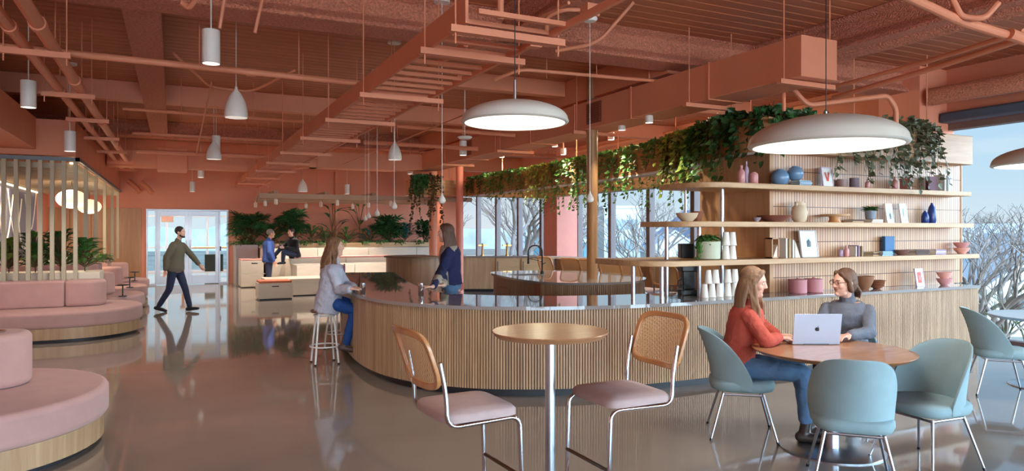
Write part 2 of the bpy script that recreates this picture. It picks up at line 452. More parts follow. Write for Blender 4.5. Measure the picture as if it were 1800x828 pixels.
# --------------------------------------------------- glazed double doors in the far wall
DM = mat('pale_aluminium_frame', (200, 208, 222), .35, metal=.3)
fr = MB()
def frame_on(mb, x0, x1, z0, z1, w_, y0, y1):
    mb.box(x0, x0 + w_, y0, y1, z0, z1); mb.box(x1 - w_, x1, y0, y1, z0, z1); mb.box(x0, x1, y0, y1, z1 - w_, z1)
    if z0 > -1: mb.box(x0, x1, y0, y1, z0, z0 + w_)
frame_on(fr, DX0, DX1, -2, DZ, .05, YB - .04, YB + .12); fr = MB()
for q in (DX0, -.50, 1.27, DX1 - .045): fr.box(q, q + .045, YB - .04, YB + .12, 0, DZ - .051)
fr.box(DX0, DX1, YB - .04, YB + .12, DZ - .05, DZ); fr.box(DX0 + .046, -.501, YB - .03, YB + .11, 0, .06); fr.box(1.316, DX1 - .046, YB - .03, YB + .11, 0, .06)
o = struct('door_1', fr, DM, bevel=.004)
for a, b in ((DX0 + .045, -.5), (1.315, DX1 - .045)):
    q = MB(); q.box(a, b, YB + .03, YB + .04, .06, DZ - .05); q.build('side_pane', GL, parent=o, smooth=0)
for k, (a, b) in enumerate(((-.45, .405), (.415, 1.265))):
    lf = MB(); 
    lf.box(a, a + .09, YB - .01, YB + .05, .02, DZ - .06); lf.box(b - .09, b, YB - .01, YB + .05, .02, DZ - .06)
    lf.box(a + .091, b - .091, YB - .008, YB + .048, .02, .28); lf.box(a + .091, b - .091, YB - .008, YB + .048, DZ - .2, DZ - .06)
    l_ = lf.build('door_leaf', DM, parent=o, bevel=.003)
    q = MB(); q.box(a + .09, b - .09, YB + .015, YB + .025, .28, DZ - .2); q.build('door_pane', GL, parent=l_, smooth=0)
    q = MB(); hx = b - .05 if k == 0 else a + .05
    q.tube([(hx, YB - .012, .85), (hx, YB - .07, .85), (hx, YB - .07, 1.35), (hx, YB - .012, 1.35)], .012, 8); q.build('pull_handle', STEEL, parent=l_)
mb = MB(); mb.box(1.30, 1.34, YB - .06, YB - .04, 1.02, 1.16); o = mb.build('card_reader', BLACKP, bevel=.004); tag(o, 'small black card reader on the frame right of the glass doors', 'card reader')
mb = MB(); mb.box(1.72, 1.82, YB - .02, YB, 1.0, 1.1); o = mb.build('wall_switch', WHITE, bevel=.004); tag(o, 'small white switch plate on salmon wall right of the glass doors', 'switch')
# the room beyond the doors
mb = MB(); mb.box(-3.4, -3.2, YB + .2, 31, 0, 3.0); mb.box(4.2, 4.4, YB + .2, 31, 0, 3.4); struct('wall_beyond', mb, WHITE, smooth=0)
mb = MB(); mb.box(-3.4, 4.4, YB + .2, 31, 3.0, 3.2); struct('ceiling_beyond', mb, WHITE, smooth=0)
for k in range(5):
    a = -3.2 + k * 1.48; fr = MB()
    fr.box(a + .002, a + .04, 30.8, 30.95, 0, 3); fr.box(a + 1.44, a + 1.478, 30.8, 30.95, 0, 3)
    for z in (0, .95, 2.2, 2.92): fr.box(a + .041, a + 1.439, 30.81, 30.94, z, z + .07)
    o = struct('window_%d' % idx, fr, DM, smooth=0); idx += 1
    pn = MB(); pn.box(a + .04, a + 1.44, 30.86, 30.87, .07, 2.92); pn.build('pane', GL, parent=o, smooth=0)
for k in range(3):
    lamp('ceiling_light', 'AREA', (-1 + k * 1.6, 27, 2.95), 90, size=.6)
t = thing('standing_desk', 'oak standing desk seen through the right glass door', 'desk', (1.1, 27.0, 0))
mb = MB(); mb.box(-.9, 1.3, -.35, .35, 1.02, 1.07); mb.build('desktop', OAKH, t, bevel=.008)
for q in (-.8, 1.2):
    mb = MB(); mb.box(q - .04, q + .04, -.3, .3, 0, 1.02); mb.build('leg', OAKP, t)
mb = MB(); mb.box(-.1, .5, -.1, .1, .2, .8); mb.build('shelf_box', mat('dark_teal', (30, 60, 62), .6), t)
t = thing('exit_sign', 'red lettered exit sign glowing behind the left glass door', 'exit sign', (-.18, 25.5, 1.93))
mb = MB(); mb.box(-.18, .18, -.02, .02, 0, .2); mb.build('sign_panel', WHITE, t, bevel=.005)
def text(s, size, m, parent, loc, rot, ext=.002, align='CENTER', name='lettering'):
    c = bpy.data.curves.new(name, 'FONT'); c.body = s; c.size = size; c.extrude = ext; c.align_x = align; c.align_y = 'CENTER'; c.materials.append(m)
    tmp = bpy.data.objects.new(name, c); COL.objects.link(tmp)
    dg = bpy.context.evaluated_depsgraph_get(); me = bpy.data.meshes.new_from_object(tmp.evaluated_get(dg))
    bpy.data.objects.remove(tmp); o = bpy.data.objects.new(name, me); COL.objects.link(o); o.parent = parent; o.location = loc; o.rotation_euler = rot
    return o
text('EXIT', .15, glow('exit_red', (225, 40, 26), .8), t, (0, -.024, .1), (PI / 2, 0, 0))
mb = MB(); mb.tube([(0, 0, .2), (0, 0, 1.07)], .008, 6); mb.build('hanger', BLACKM, t)

# --------------------------------------------------- structural beams with sprayed fireproofing
def ibeam(name, a, b, z, wd=.34, h=.36, m=SALR, label=None):
    a, b = V(a), V(b); mb = MB(); t = (b - a).normalized(); s_ = t.cross(UP)
    rings = []
    # fat sprayed I profile: bottom flange, waist, top flange
    pr = [(-.5, 0), (-.5, .10), (-.42, .2), (-.25, .34), (-.25, .8), (-.5, .95), (-.5, 1), (.5, 1), (.5, .95), (.25, .8), (.25, .34), (.42, .2), (.5, .10), (.5, 0)]
    for p in (a, b): rings.append([p + s_ * (u * wd) + UP * (z - p.z + v * h) for u, v in pr])
    mb.loft(rings); o = struct(name, mb, m, bevel=.03); 
    return o
ibeam('ceiling_beam', (XL, 7.35, 0), (XF, 7.0, 0), 3.74, .46, .38)
ibeam('ceiling_beam', (-.28, 7.1, 0), (-.28, 17.5, 0), 3.765)
ibeam('ceiling_beam', (XL, 17.6, 0), (XF, 17.6, 0), 3.74)
ibeam('ceiling_beam', (7.05, YN, 0), (7.05, 7.0, 0), 3.74, .3)
ibeam('ceiling_beam', (XL, -2.5, 0), (XF, -2.5, 0), 3.74)
ibeam('ceiling_beam', (3.4, 7.0, 0), (3.4, 2.5, 0), 3.74, .34)
mb = MB(); mb.box(3.9, 9.9, 9.9, 10.1, 3.85, ZC); struct('ceiling_beam', mb, SAL, bevel=.01)
mb = MB(); mb.box(XL, XF, 13.0, 13.2, 3.78, ZC); struct('ceiling_beam', mb, SAL, bevel=.01)
mb = MB(); mb.box(XL, XF, 21.0, 21.3, 3.6, ZC); struct('ceiling_beam', mb, SAL, bevel=.01)
mb = MB(); mb.box(5.8, 6.05, 7.25, 17.5, 3.7, ZC); struct('ceiling_beam', mb, SAL, bevel=.01)
mb = MB(); mb.tube([(7.2, 6.9, 3.8), (7.2, -6, 3.8)], .125, 16); struct('ceiling_beam', mb, SALR)
mb = MB(); mb.tube([(XF - .62, 6.5, 3.62), (XF - .62, -6, 3.62)], .13, 16); struct('ceiling_beam', mb, SALR)

# --------------------------------------------------- ducts, tray, pipes
def rod(mb, x, y, z): mb.tube([(x, y, z), (x, y, ZC + .05)], .006, 6)
t = thing('supply_duct', 'long rectangular salmon air duct running above the planter with square end', 'air duct', (5.95, 5.0, 3.2))
dx0, dx1, dz0, dz1 = 5.68, 6.2, 3.2, 3.62
mb = MB(); mb.box(dx0, dx1, 5.0, 17.2, dz0, dz1); W(mb, 'duct_body', SAL, t, bevel=.008)
mb = MB()
for y in (6.35, 7.9, 9.4, 10.9, 12.4, 13.9, 15.4): mb.box(dx0 - .012, dx1 + .012, y - .015, y + .015, dz0 - .012, dz1 + .012)
W(mb, 'flange', SAL, t)
for y in (5.15, 6.6, 9.2, 12.0, 15.0):
    mb = MB(); mb.box(dx0 - .15, dx1 + .12, y - .03, y + .03, dz0 - .06, dz0 - .012); rod(mb, dx0 - .08, y, dz0 - .06); rod(mb, dx1 + .07, y, dz0 - .06); W(mb, 'trapeze_hanger', SAL, t)
mb = MB()
for i in range(8): mb.bar((dx0 - .02, 8.65, dz0 + .09 + i * .035), (dx0 - .02, 9.0, dz0 + .09 + i * .035), .012, .018)
mb.box(dx0 - .012, dx0, 8.62, 9.03, dz0 + .06, dz0 + .37)
W(mb, 'grille', mat('salmon_shadow_gap', (140, 74, 54), .7), t)
mb = MB()
mb.box(dx0 - .012, dx0, 13.6, 13.9, dz0 + .06, dz0 + .37); W(mb, 'grille', MATS['salmon_shadow_gap'], t)
t = thing('cross_duct', 'salmon rectangular duct crossing the far end of the hall with boxed section', 'air duct', (2, 18.5, 3.15))
mb = MB(); mb.box(2.9, 5.0, 16.9, 17.35, 3.15, 3.55); W(mb, 'duct_body', SAL, t, bevel=.008)
rings = []
for i in range(9):
    a = i / 8; cx_, cy_ = 3.1 - 1.3 * a, 17.1 + 1.7 * (3 * a * a - 2 * a ** 3)
    rings.append([V((cx_, cy_ + u, z)) for u, z in ((-.22, 3.15), (.22, 3.15), (.22, 3.55), (-.22, 3.55))])
mb = MB(); mb.loft(rings); W(mb, 'elbow', SAL, t)
mb = MB(); mb.box(-1.4, 1.85, 18.55, 19.0, 3.15, 3.55); W(mb, 'duct_body', SAL, t, bevel=.008)
mb = MB(); mb.box(-.35, .3, 18.4, 19.1, 3.08, 3.62); W(mb, 'mixing_box', SAL, t, bevel=.01)
rings = []
for i in range(9):
    a = i / 8; cx_, cy_ = 4.8 + 1.15 * a, 17.12 - .05 * a
    rings.append([V((cx_, cy_ + u, z + .05 * a)) for u, z in ((-.22, 3.15), (.22, 3.15), (.22, 3.55), (-.22, 3.55))])
mb = MB(); mb.loft(rings); W(mb, 'transition', SAL, t)

t = thing('cable_tray', 'wide salmon ladder cable tray running the length of the ceiling', 'cable tray', (2.0, 5, 2.95))
tx0, tx1, tz = 1.67, 2.30, 2.95
mb = MB(); mb.box(tx0 - .02, tx0, 4.05, 22.3, tz, tz + .17); W(mb, 'side_panel', SAL, t)
mb = MB(); mb.box(tx1 - .02, tx1 + .01, 3.1, 22.3, tz, tz + .045); W(mb, 'side_rail', SAL, t)
mb = MB(); y = 3.9
while y < 22.2: mb.box(tx0, tx1, y - .018, y + .018, tz + .015, tz + .045); y += .225
W(mb, 'rungs', SAL, t)
for y in (4.12, 4.72, 6.5, 8.15, 9.9, 11.9, 13.8, 15.7, 17.9, 20.2):
    mb = MB(); mb.box(tx0 - .1, tx1 + .1, y - .03, y + .03, tz - .05, tz - .005); rod(mb, tx0 - .06, y, tz - .12); rod(mb, tx1 + .06, y, tz - .12); W(mb, 'trapeze_hanger', SAL, t)
mb = MB(); mb.tube([(2.0, 4.9, 3.06), (2.0, 22, 3.06)], .025, 8); W(mb, 'conduit', SAL, t)
mb = MB(); c_ = D(938, 77, 4.75); mb.box(c_.x - .045, c_.x + .045, c_.y - .04, c_.y + .04, c_.z - .028, c_.z + .028); W(mb, 'junction_box', SAL, t, bevel=.004)

def pipe(pts, r, label, hang=(), name='pipe', m=SAL, joints=(), cat='pipe'):
    pts = [V(p) for p in pts]; t = thing(name, label, cat, pts[0])
    mb = MB()
    # bend the corners
    q = [pts[0]]
    for i in range(1, len(pts) - 1):
        a, b, c = pts[i - 1], pts[i], pts[i + 1]; ra = min(.14, (a - b).length / 3, (c - b).length / 3)
        p0 = b + (a - b).normalized() * ra; p1 = b + (c - b).normalized() * ra
        for k in range(6):
            s_ = k / 5; q.append(p0 * (1 - s_) ** 2 + b * 2 * s_ * (1 - s_) + p1 * s_ * s_)
    q.append(pts[-1]); mb.tube(q, r, 12); W(mb, 'pipe_run', m, t)
    for f in joints:
        c = pts[0].lerp(pts[-1], f); d_ = (pts[-1] - pts[0]).normalized(); mb = MB(); mb.tube([c - d_ * .05, c + d_ * .05], r * 1.25, 12); W(mb, 'coupling', m, t)
    for f in hang:
        c = pts[0].lerp(pts[-1], f); mb = MB(); rod(mb, c.x, c.y, c.z + r); W(mb, 'hanger', m, t)
    return t
t1 = pipe([(-.96, 4.6, 3.275), (-.98, 21, 3.275)], .052, 'thick salmon pipe, right of the pair running down the left ceiling', joints=(.12, .26, .45, .65), hang=(.3, .6))
t2 = pipe([(-1.17, 4.6, 3.27), (-1.21, 21, 3.27)], .046, 'thick salmon pipe, left of the pair running down the left ceiling', joints=(.13, .3, .5), hang=(.3, .6))
t = thing('pipe_support', 'row of short salmon strut bars carrying the two left pipes', 'pipe hanger', (-1.08, 7, 3.2))
for y in (7.25, 9.35, 11.35, 13.5, 15.7, 18.0, 20.2):
    mb = MB(); mb.box(-1.34, -.82, y - .022, y + .022, 3.165, 3.215); rod(mb, -1.31, y, 3.1); rod(mb, -.85, y, 3.1); W(mb, 'strut_bar', SAL, t)
pipe([(-3.1, 8.0, 3.38), (-1.2, 8.0, 3.38), (2.05, 8.15, 3.38)], .035, 'salmon pipe crossing from left wall to the cable tray', hang=(.4, .65, .85), joints=(.75,))
pipe([(-.7, 12.2, 3.52), (2.0, 12.2, 3.5)], .026, 'thin salmon pipe crossing behind the white bell pendant', hang=(.3, .7))
pipe([(-.7, 15.0, 3.5), (2.0, 15.0, 3.5)], .03, 'salmon pipe crossing the middle of the hall behind the first crossing pipes', hang=(.3, .6))
pipe([(-.7, 16.4, 3.3), (2.0, 16.4, 3.3)], .045, 'fatter salmon pipe crossing just before the far duct', hang=(.2, .5, .8))
pipe([(.0, 9.6, 3.85), (.45, 10.4, 3.62), (1.0, 10.5, 3.62), (1.5, 9.9, 3.85)], .018, 'thin salmon conduit dipping in a shallow U near the ceiling beam', name='conduit', cat='conduit')
pipe([D(961, 62, 6.6), D(961, 30, 6.6), D(990, 17, 6.5), D(1045, 18, 6.5)], .02, 'bent salmon conduit beside the junction box at the tray end', name='conduit', cat='conduit')
pipe([(4.35, 6.0, 4.05), (4.1, 6.3, 3.66), (3.75, 6.6, 3.6)], .02, 'bent salmon conduit right of the smoke detector', name='conduit', cat='conduit')
pipe([D(870, 140, 8.6), D(915, 122, 8.4), D(1010, 130, 8.6), D(1160, 143, 9.2)], .022, 'salmon conduit curving across above the left disc pendant', name='conduit', cat='conduit', hang=(.3, .6))
pipe([D(640, 165, 9.8), D(860, 75, 7.5), D(1000, 5, 5.8)], .014, 'long salmon conduit running beside the cable tray', name='conduit', cat='conduit')
pipe([D(845, 190, 10.), D(600, 290, 16)], .012, 'dark red conduit running back beside the tray, left of the disc pendant', name='conduit', cat='conduit')
pipe([D(700, 222, 13.), D(905, 238, 12.5)], .035, 'salmon pipe crossing behind the left disc pendant', hang=(.3, .7))
pipe([D(640, 250, 14.), D(840, 262, 13.5)], .04, 'salmon pipe crossing behind the narrow white cylinder lamp', hang=(.3, .7))
pipe([D(1470, 152, 7.6), D(1640, 105, 6.3), D(1800, 55, 5.3)], .022, 'thin salmon pipe, upper of two running to the top right corner', cat='pipe')
pipe([D(1465, 172, 7.9), D(1640, 120, 6.6), D(1800, 68, 5.6)], .028, 'thin salmon pipe, lower of two running to the top right corner', cat='pipe')
pipe([D(1395, 158, 8.2), D(1420, 185, 8.2), D(1560, 168, 8.4), D(1575, 190, 8.4), D(1575, 225, 8.4)], .03, 'salmon pipe bending down beside the right disc pendant', name='pipe')
pipe([D(1590, -8, 4.6), D(1690, 38, 4.8), D(1830, 80, 4.9)], .032, 'thick salmon sprinkler main across the top right corner', joints=(.8,), name='pipe')
pipe([D(1670, -10, 4.7), D(1690, 30, 4.75), D(1730, 33, 4.7), D(1755, 5, 4.7)], .02, 'curved salmon branch pipe at the top right corner', name='pipe')
pipe([D(1378, 195, 7.9), D(1378, 115, 7.9)], .02, 'short salmon drop rod left of the right disc pendant', name='pipe')
pipe([D(320, 5, 5.5), D(333, 14, 5.5), D(350, -10, 5.4)], .022, 'short bent conduit at the top edge left of the cylinder lamp', name='conduit', cat='conduit')
pipe([D(462, -5, 6.4), D(448, 58, 6.4)], .016, 'short slanted salmon rod hanging from top edge', name='rod', cat='rod')
pipe([D(395, -5, 6.), D(386, 50, 6.)], .016, 'short slanted salmon rod beside the big cylinder lamp', name='rod', cat='rod')
pipe([D(372, 145, 9.), D(345, 270, 14.)], .012, 'slim salmon conduit slanting away behind the cylinder lamps', name='conduit', cat='conduit')
pipe([D(880, -5, 5.2), D(880, 35, 5.2)], .025, 'short salmon pipe stub at the tray end', name='pipe')
pipe([(10.3, 7.4, 3.9), (10.3, 17, 3.9)], .05, 'salmon pipe along the facade above the kitchen', name='pipe')
# flex duct pieces far behind
for px_, py_ in ((240, 330), (262, 332)):
    pipe([D(px_ - 14, py_ - 12, 20.5), D(px_, py_, 20.5), D(px_ + 6, py_ + 8, 20.5)], .07, 'short salmon flexible duct stub beside the left cross duct' if px_ < 250 else 'short salmon flexible duct stub nearer the glass doors', name='flexible_duct', cat='air duct')

# hanging oak trellis in front of the far wall
t = thing('hanging_trellis', 'suspended beige timber frame with small spotlights before the far wall', 'ceiling trellis', (4, 19, 2.7))
TR = mat('trellis_beige', (176, 146, 122), .6)
for k, (y, z) in enumerate(((18.2, 2.46), (19.6, 2.46), (20.9, 2.46))):
    mb = MB(); mb.box(1.9 + .1 * k, 7.6, y - .04, y + .04, z, z + .12); W(mb, 'beam', TR, t, bevel=.005)
for k in range(5):
    x = 2.3 + k * 1.25; mb = MB(); mb.box(x - .05, x + .05, 18.2, 20.9, 2.585, 2.65); W(mb, 'cross_beam', TR, t)
for k in range(4):
    x = 2.2 + k * 1.6; mb = MB(); mb.tube([(x, 18.2, 2.58), (x, 18.2, ZC + .05)], .007, 6); mb.tube([(x, 20.9, 2.58), (x, 20.9, ZC + .05)], .007, 6); W(mb, 'hanger', SAL, t)
SPM = mat('spot_white', (226, 214, 200), .4)
sp = [(485, 348, 18.2), (466, 356, 19.5), (449, 361, 20.8), (593, 349, 18.2), (564, 356, 19.5), (538, 361, 20.8), (687, 350, 18.2), (648, 357, 19.5), (620, 362, 20.8)]
lab9 = ['first', 'second', 'third']
for k, (px_, py_, y_) in enumerate(sp):
    c = onY(px_, py_, y_); z = 2.46
    s_ = thing('spotlight', 'small white spotlight under the beige trellis, %s row from front, %s from left' % (lab9[k % 3], lab9[k // 3]), 'spotlight', (c.x, y_, z), group='spotlights under the trellis')
    mb = MB(); mb.tube([(0, 0, .02), (0, 0, -.03)], .008, 6); mb.build('stem', SPM, s_)
    mb = MB(); mb.lathe([(.03, -.16), (.045, -.15), (.045, -.03), (.03, -.02)], n=14); mb.build('housing', SPM, s_)
    mb = MB(); mb.lathe([(.0, -.152), (.036, -.152)], n=14); mb.build('lens', LIT, s_)
    if k % 3 != 1: lamp('bulb', 'SPOT', (0, 0, -.2), 110, s_, .04, spot=100)
# ------------------------------------------------------------------ the curved bar
outer = smoothpath([(9.85, 5.68), (8.5, 5.68), (7, 5.68), (5.6, 5.68), (4.7, 5.68), (4.1, 5.73), (3.6, 5.84), (3.2, 5.98), (2.8, 6.19), (2.5, 6.44), (2.24, 6.77), (2.05, 7.18), (1.96, 7.6), (1.93, 8.1), (1.96, 8.7), (2.05, 9.5), (2.25, 10.6), (2.5, 11.6), (2.75, 12.4)], .0285)
n_ = len(outer)
inn_ = smoothpath([(9.85, 6.12), (6.5, 6.12), (6.3, 6.6), (5.2, 6.65), (4.44, 6.74), (3.79, 6.95), (3.3, 7.27), (2.97, 7.68), (2.86, 8.1), (2.9, 8.6), (3.0, 9.3), (3.2, 10.4), (3.42, 11.5), (3.6, 12.15)], .05)
def resamp(path, n):
    L = [0]
    for i in range(1, len(path)): L.append(L[-1] + (path[i] - path[i - 1]).length)
    res = []; j = 0
    for k in range(n):
        s_ = L[-1] * k / (n - 1)
        while j < len(L) - 2 and L[j + 1] < s_: j += 1
        res.append(path[j].lerp(path[j + 1], (s_ - L[j]) / max(1e-9, L[j + 1] - L[j])))
    return res
# pair each outer point with the nearest stretch of the inner edge so the strip never crosses itself
inner = []; j = 0; inn = resamp(inn_, 400)
for p in outer:
    best = min(range(j, min(j + 60, 400)), key=lambda q: (inn[q] - p).length); j = best; inner.append(inn[best])
inner[0] = inn[0]; inner[-1] = inn[-1]
t = thing('bar_counter', 'long curved fluted oak bar with glossy grey stone top', 'bar counter', (3, 6, 0))
mb = MB(); mb.ribbon(outer, inner, .865, .9); W(mb, 'worktop', STONE, t, smooth=20)
body = offset(outer, -.045); bin_ = offset(inner, .03) 
sgn = 1 if (offset(outer, .1)[0] - inner[0]).length < (outer[0] - inner[0]).length else -1
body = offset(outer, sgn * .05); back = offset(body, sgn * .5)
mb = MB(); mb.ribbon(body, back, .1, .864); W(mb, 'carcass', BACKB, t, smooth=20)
mb = fluted(offset(outer, sgn * .04), .085, .862, .0185, .018); W(mb, 'fluted_front', BAT, t, smooth=0)
mb = MB(); mb.ribbon(offset(outer, sgn * .12), offset(outer, sgn * .3), 0, .1); W(mb, 'toe_kick', TOE, t, smooth=20)
mb = MB(); mb.box(9.80, 9.83, 5.72, 6.12, 0, .864); W(mb, 'end_panel', OAK, t)

# island
isl = smoothpath([(5.08, 11.3), (4.85, 10.2), (4.78, 9.3), (4.9, 8.75), (5.25, 8.45), (5.8, 8.35), (6.3, 8.5), (6.75, 9.0), (7.0, 9.8), (7.0, 10.6), (6.6, 11.2), (6.1, 11.5), (5.5, 11.6)], .03, closed=True)
t = thing('kitchen_island', 'curved oak kitchen island with stone top behind the bar', 'kitchen island', (5.9, 10, 0))
ctr = V((5.9, 10, 0))
def shrink(path, d): return [p + (ctr - p).normalized() * d for p in path]
mb = MB(); mb.prism([(p.x, p.y) for p in isl], .865, .9); W(mb, 'worktop', STONE, t, smooth=20)
mb = MB(); mb.prism([(p.x, p.y) for p in shrink(isl, .07)], .1, .864); W(mb, 'carcass', wood('walnut_island', (128, 78, 46), (160, 102, 62), stretch=(5, 5, .5)), t, smooth=20)
ip = [p for p in shrink(isl, .055)]
k0 = max(range(len(ip)), key=lambda i: -(ip[i] - V((4.8, 9.0, 0))).length); k1 = max(range(len(ip)), key=lambda i: -(ip[i] - V((7.0, 9.8, 0))).length)
mb = fluted(ip[k0:k1], .1, .862, .019, .018); W(mb, 'fluted_front', BAT, t, smooth=0)
mb = MB(); mb.prism([(p.x, p.y) for p in shrink(isl, .14)], 0, .1); W(mb, 'toe_kick', TOE, t, smooth=20)
q = P(925, 483, .9)
mb = MB(); mb.box(q.x - .25, q.x + .25, q.y - .2, q.y + .2, .9, .903); W(mb, 'sink_rim', STEEL, t)
mb = MB(); mb.box(q.x - .22, q.x + .22, q.y - .17, q.y + .17, .9035, .905); W(mb, 'sink_basin', mat('sink_dark', (60, 60, 62), .3, metal=1), t)
for k in range(2):
    a, b = P(872 + k * 22, 482, .9), P(892 + k * 22, 484, .9)
    a = V((4.85 + .07, 9.55 + k * .62, .55)); b = V((4.9 + .07, 10.1 + k * .62, .55))
    mb = MB(); mb.bar(a, b, .02, .28, side=(1, 0, 0)); W(mb, 'drawer', wood('walnut_drawer', (132, 80, 48), (164, 104, 64), stretch=(5, .6, 5)), t, bevel=.003)
f = P(953, 481, .9)
t = thing('kitchen_faucet', 'tall dark spring gooseneck faucet on the island', 'faucet', (f.x, f.y, .9))
mb = MB(); mb.lathe([(.03, 0), (.03, .03), (.02, .05)], n=14); mb.build('base', BLACKM, t)
pts = [V((0, 0, .03)), V((0, 0, .38))] + [V((0, 0, .38)) + CR * (-.12 + .12 * math.cos(a)) + UP * .11 * math.sin(a) for a in [PI * k / 10 for k in range(1, 11)]] + [V((0, 0, .25)) - CR * .24]
mb = MB(); mb.tube(pts, .013, 10); mb.build('spout', BLACKM, t)
mb = MB(); mb.tube([V((0, 0, .27)) - CR * .24, V((0, 0, .17)) - CR * .24], [.016, .02], 10); mb.build('spray_head', BLACKM, t)
mb = MB(); mb.tube([V((0, 0, .22)), V((0, 0, .26)) - CR * .23], .007, 8); mb.build('support_arm', BLACKM, t)
mb = MB(); mb.tube([V((0, 0, .16)), V((0, 0, .19)) + CR * .06], .007, 8); mb.build('lever', BLACKM, t)

# round columns among the bar
c = P(1041, 490, .9)
mb = MB(); mb.lathe([(.085, .9 - c.z), (.085, ZC - c.z)], c=(0, 0, 0), n=28); o = mb.build('wood_column', wood('column_wood', (150, 106, 66), (184, 138, 92), stretch=(5, 5, .4)), loc=(c.x, c.y, .9)); tag(o, 'round timber column rising from the kitchen island', 'column')
for px_, d_, r_, lb in ((761.5, 18.2, .105, 'round salmon column pipe behind the standing woman, left one'), (808, 18.0, .095, 'round salmon standpipe with a round valve right of the standing woman')):
    c = G(px_, 0, d_); t = thing('standpipe', lb, 'column', (c.x, c.y, 0)); mb = MB(); mb.lathe([(r_, 0), (r_, ZC)], n=20); mb.build('pipe_run', SALW if r_ > .1 else PINKC, t)
    if r_ < .1:
        mb = MB(); mb.tube([-CF * .05 + UP * .22, -CF * .14 + UP * .22], .035, 16); mb.tube([-CF * .14 + UP * .22, -CF * .18 + UP * .22], .13, 20); mb.build('valve', PINKC, t)
        mb = MB(); mb.tube([-CF * .18 + UP * .22, -CF * .2 + UP * .22], .02, 12); mb.build('valve_cap', STEEL, t)
for q in (1.6, 2.9):
    pass
mb = MB(); c = G(786, 0, 19.8); mb.box(-.22, .22, -.22, .22, 0, ZC); o = mb.build('square_column', SALW, loc=(c.x, c.y, 0), bevel=.008); tag(o, 'square salmon column behind the two round salmon pipes', 'column')

# rounded counter further back, left
rc = smoothpath([(5.6, 15.1), (5.2, 15.0), (4.8, 15.12), (4.5, 15.5), (4.45, 16.0), (4.7, 16.4), (5.2, 16.55), (5.6, 16.45)], .09)
t = thing('rounded_counter', 'rounded dark oak counter standing behind the bar beside salmon pipe', 'counter', (5.5, 15.7, 0))
mb = MB(); mb.prism([(p.x, p.y) for p in rc], 1.02, 1.05); W(mb, 'worktop', BACKB, t, smooth=20)
ctr = V((5.1, 15.75, 0))
mb = MB(); mb.prism([(p.x, p.y) for p in shrink(rc, .05)], 0, 1.019); W(mb, 'carcass', wood('smoked_oak', (110, 82, 62), (150, 116, 86), stretch=(6, 6, .3)), t, smooth=20)

# back counter with fridge drawers (parallel to the view plane in the photo, by the facade)
a = G(812, 0, 18.6); ang = -YAW
t = thing('back_counter', 'oak back counter under the windows with steel topped fridge doors', 'counter', (a.x, a.y, 0), ang)
mb = MB(); mb.box(0, 2.55, 0, .65, .93, .97); mb.build('worktop', STONE, t, bevel=.004)
mb = MB(); mb.box(.02, 2.5, .04, .62, .08, .929); mb.build('carcass', OAK, t)
mb = MB(); mb.box(.05, 2.5, .1, .6, 0, .08); mb.build('toe_kick', TOE, t)
GOLD = wood('brass_toned_fridge_front', (196, 160, 116), (214, 180, 138), stretch=(.5, 5, 5), rough=.35)
for k, x0 in enumerate((.92, 1.6)):
    mb = MB(); mb.box(x0, x0 + .62, .015, .04, .3, .9); dr = mb.build('fridge_door', GOLD, t, bevel=.004)
    mb = MB(); mb.tube([(x0 + .04, .01, .45), (x0 + .04, -.04, .45), (x0 + .04, -.04, .82), (x0 + .04, .01, .82)], .011, 8); mb.build('handle', BLACKM, dr)
    mb = MB(); mb.box(x0, x0 + .62, .02, .04, .1, .28); mb.build('vent_panel', STEEL, t)
# beer taps / bottles on back counter
for k, px_ in enumerate((848, 891)):
    c = onY(px_, 452, 18.0); c = G(px_, .97, 18.85)
    t = thing('tap_tower', ('left' if k == 0 else 'right') + ' slim brass tap tower on the back counter at the window', 'tap', (c.x, c.y, .97))
    mb = MB(); mb.lathe([(.05, 0), (.05, .02), (.03, .03), (.03, .3), (.035, .32), (0, .33)], n=14); mb.build('column', mat('brass', (196, 150, 90), .3, metal=1), t)
    mb = MB(); mb.box(-.13, .13, -.02, .02, .26, .3); mb.build('tap_bar', MATS['brass'], t)

# window counter behind the cane chairs
wc = smoothpath([(7.55, 13.9), (7.8, 12.9), (8.15, 11.6), (8.5, 10.2), (8.9, 9.1), (9.6, 8.4)], .1)
t = thing('window_counter', 'long narrow pale counter running along the windows behind the cane chairs', 'counter', (8.5, 11, 0))
mb = MB(); mb.ribbon(wc, offset(wc, .5), 1.02, 1.06); W(mb, 'counter_top', WHITE, t, smooth=20)
mb = MB(); mb.ribbon(offset(wc, .35), offset(wc, .38), .1, 1.02); W(mb, 'modesty_panel', OAKP, t, smooth=20)
for k in (2, len(wc) // 2, len(wc) - 3):
    mb = MB(); c = offset(wc, .2)[k]; mb.lathe([(.03, 0), (.03, 1.02)], c=(c.x, c.y, 0), n=12); W(mb, 'post', STEEL, t)

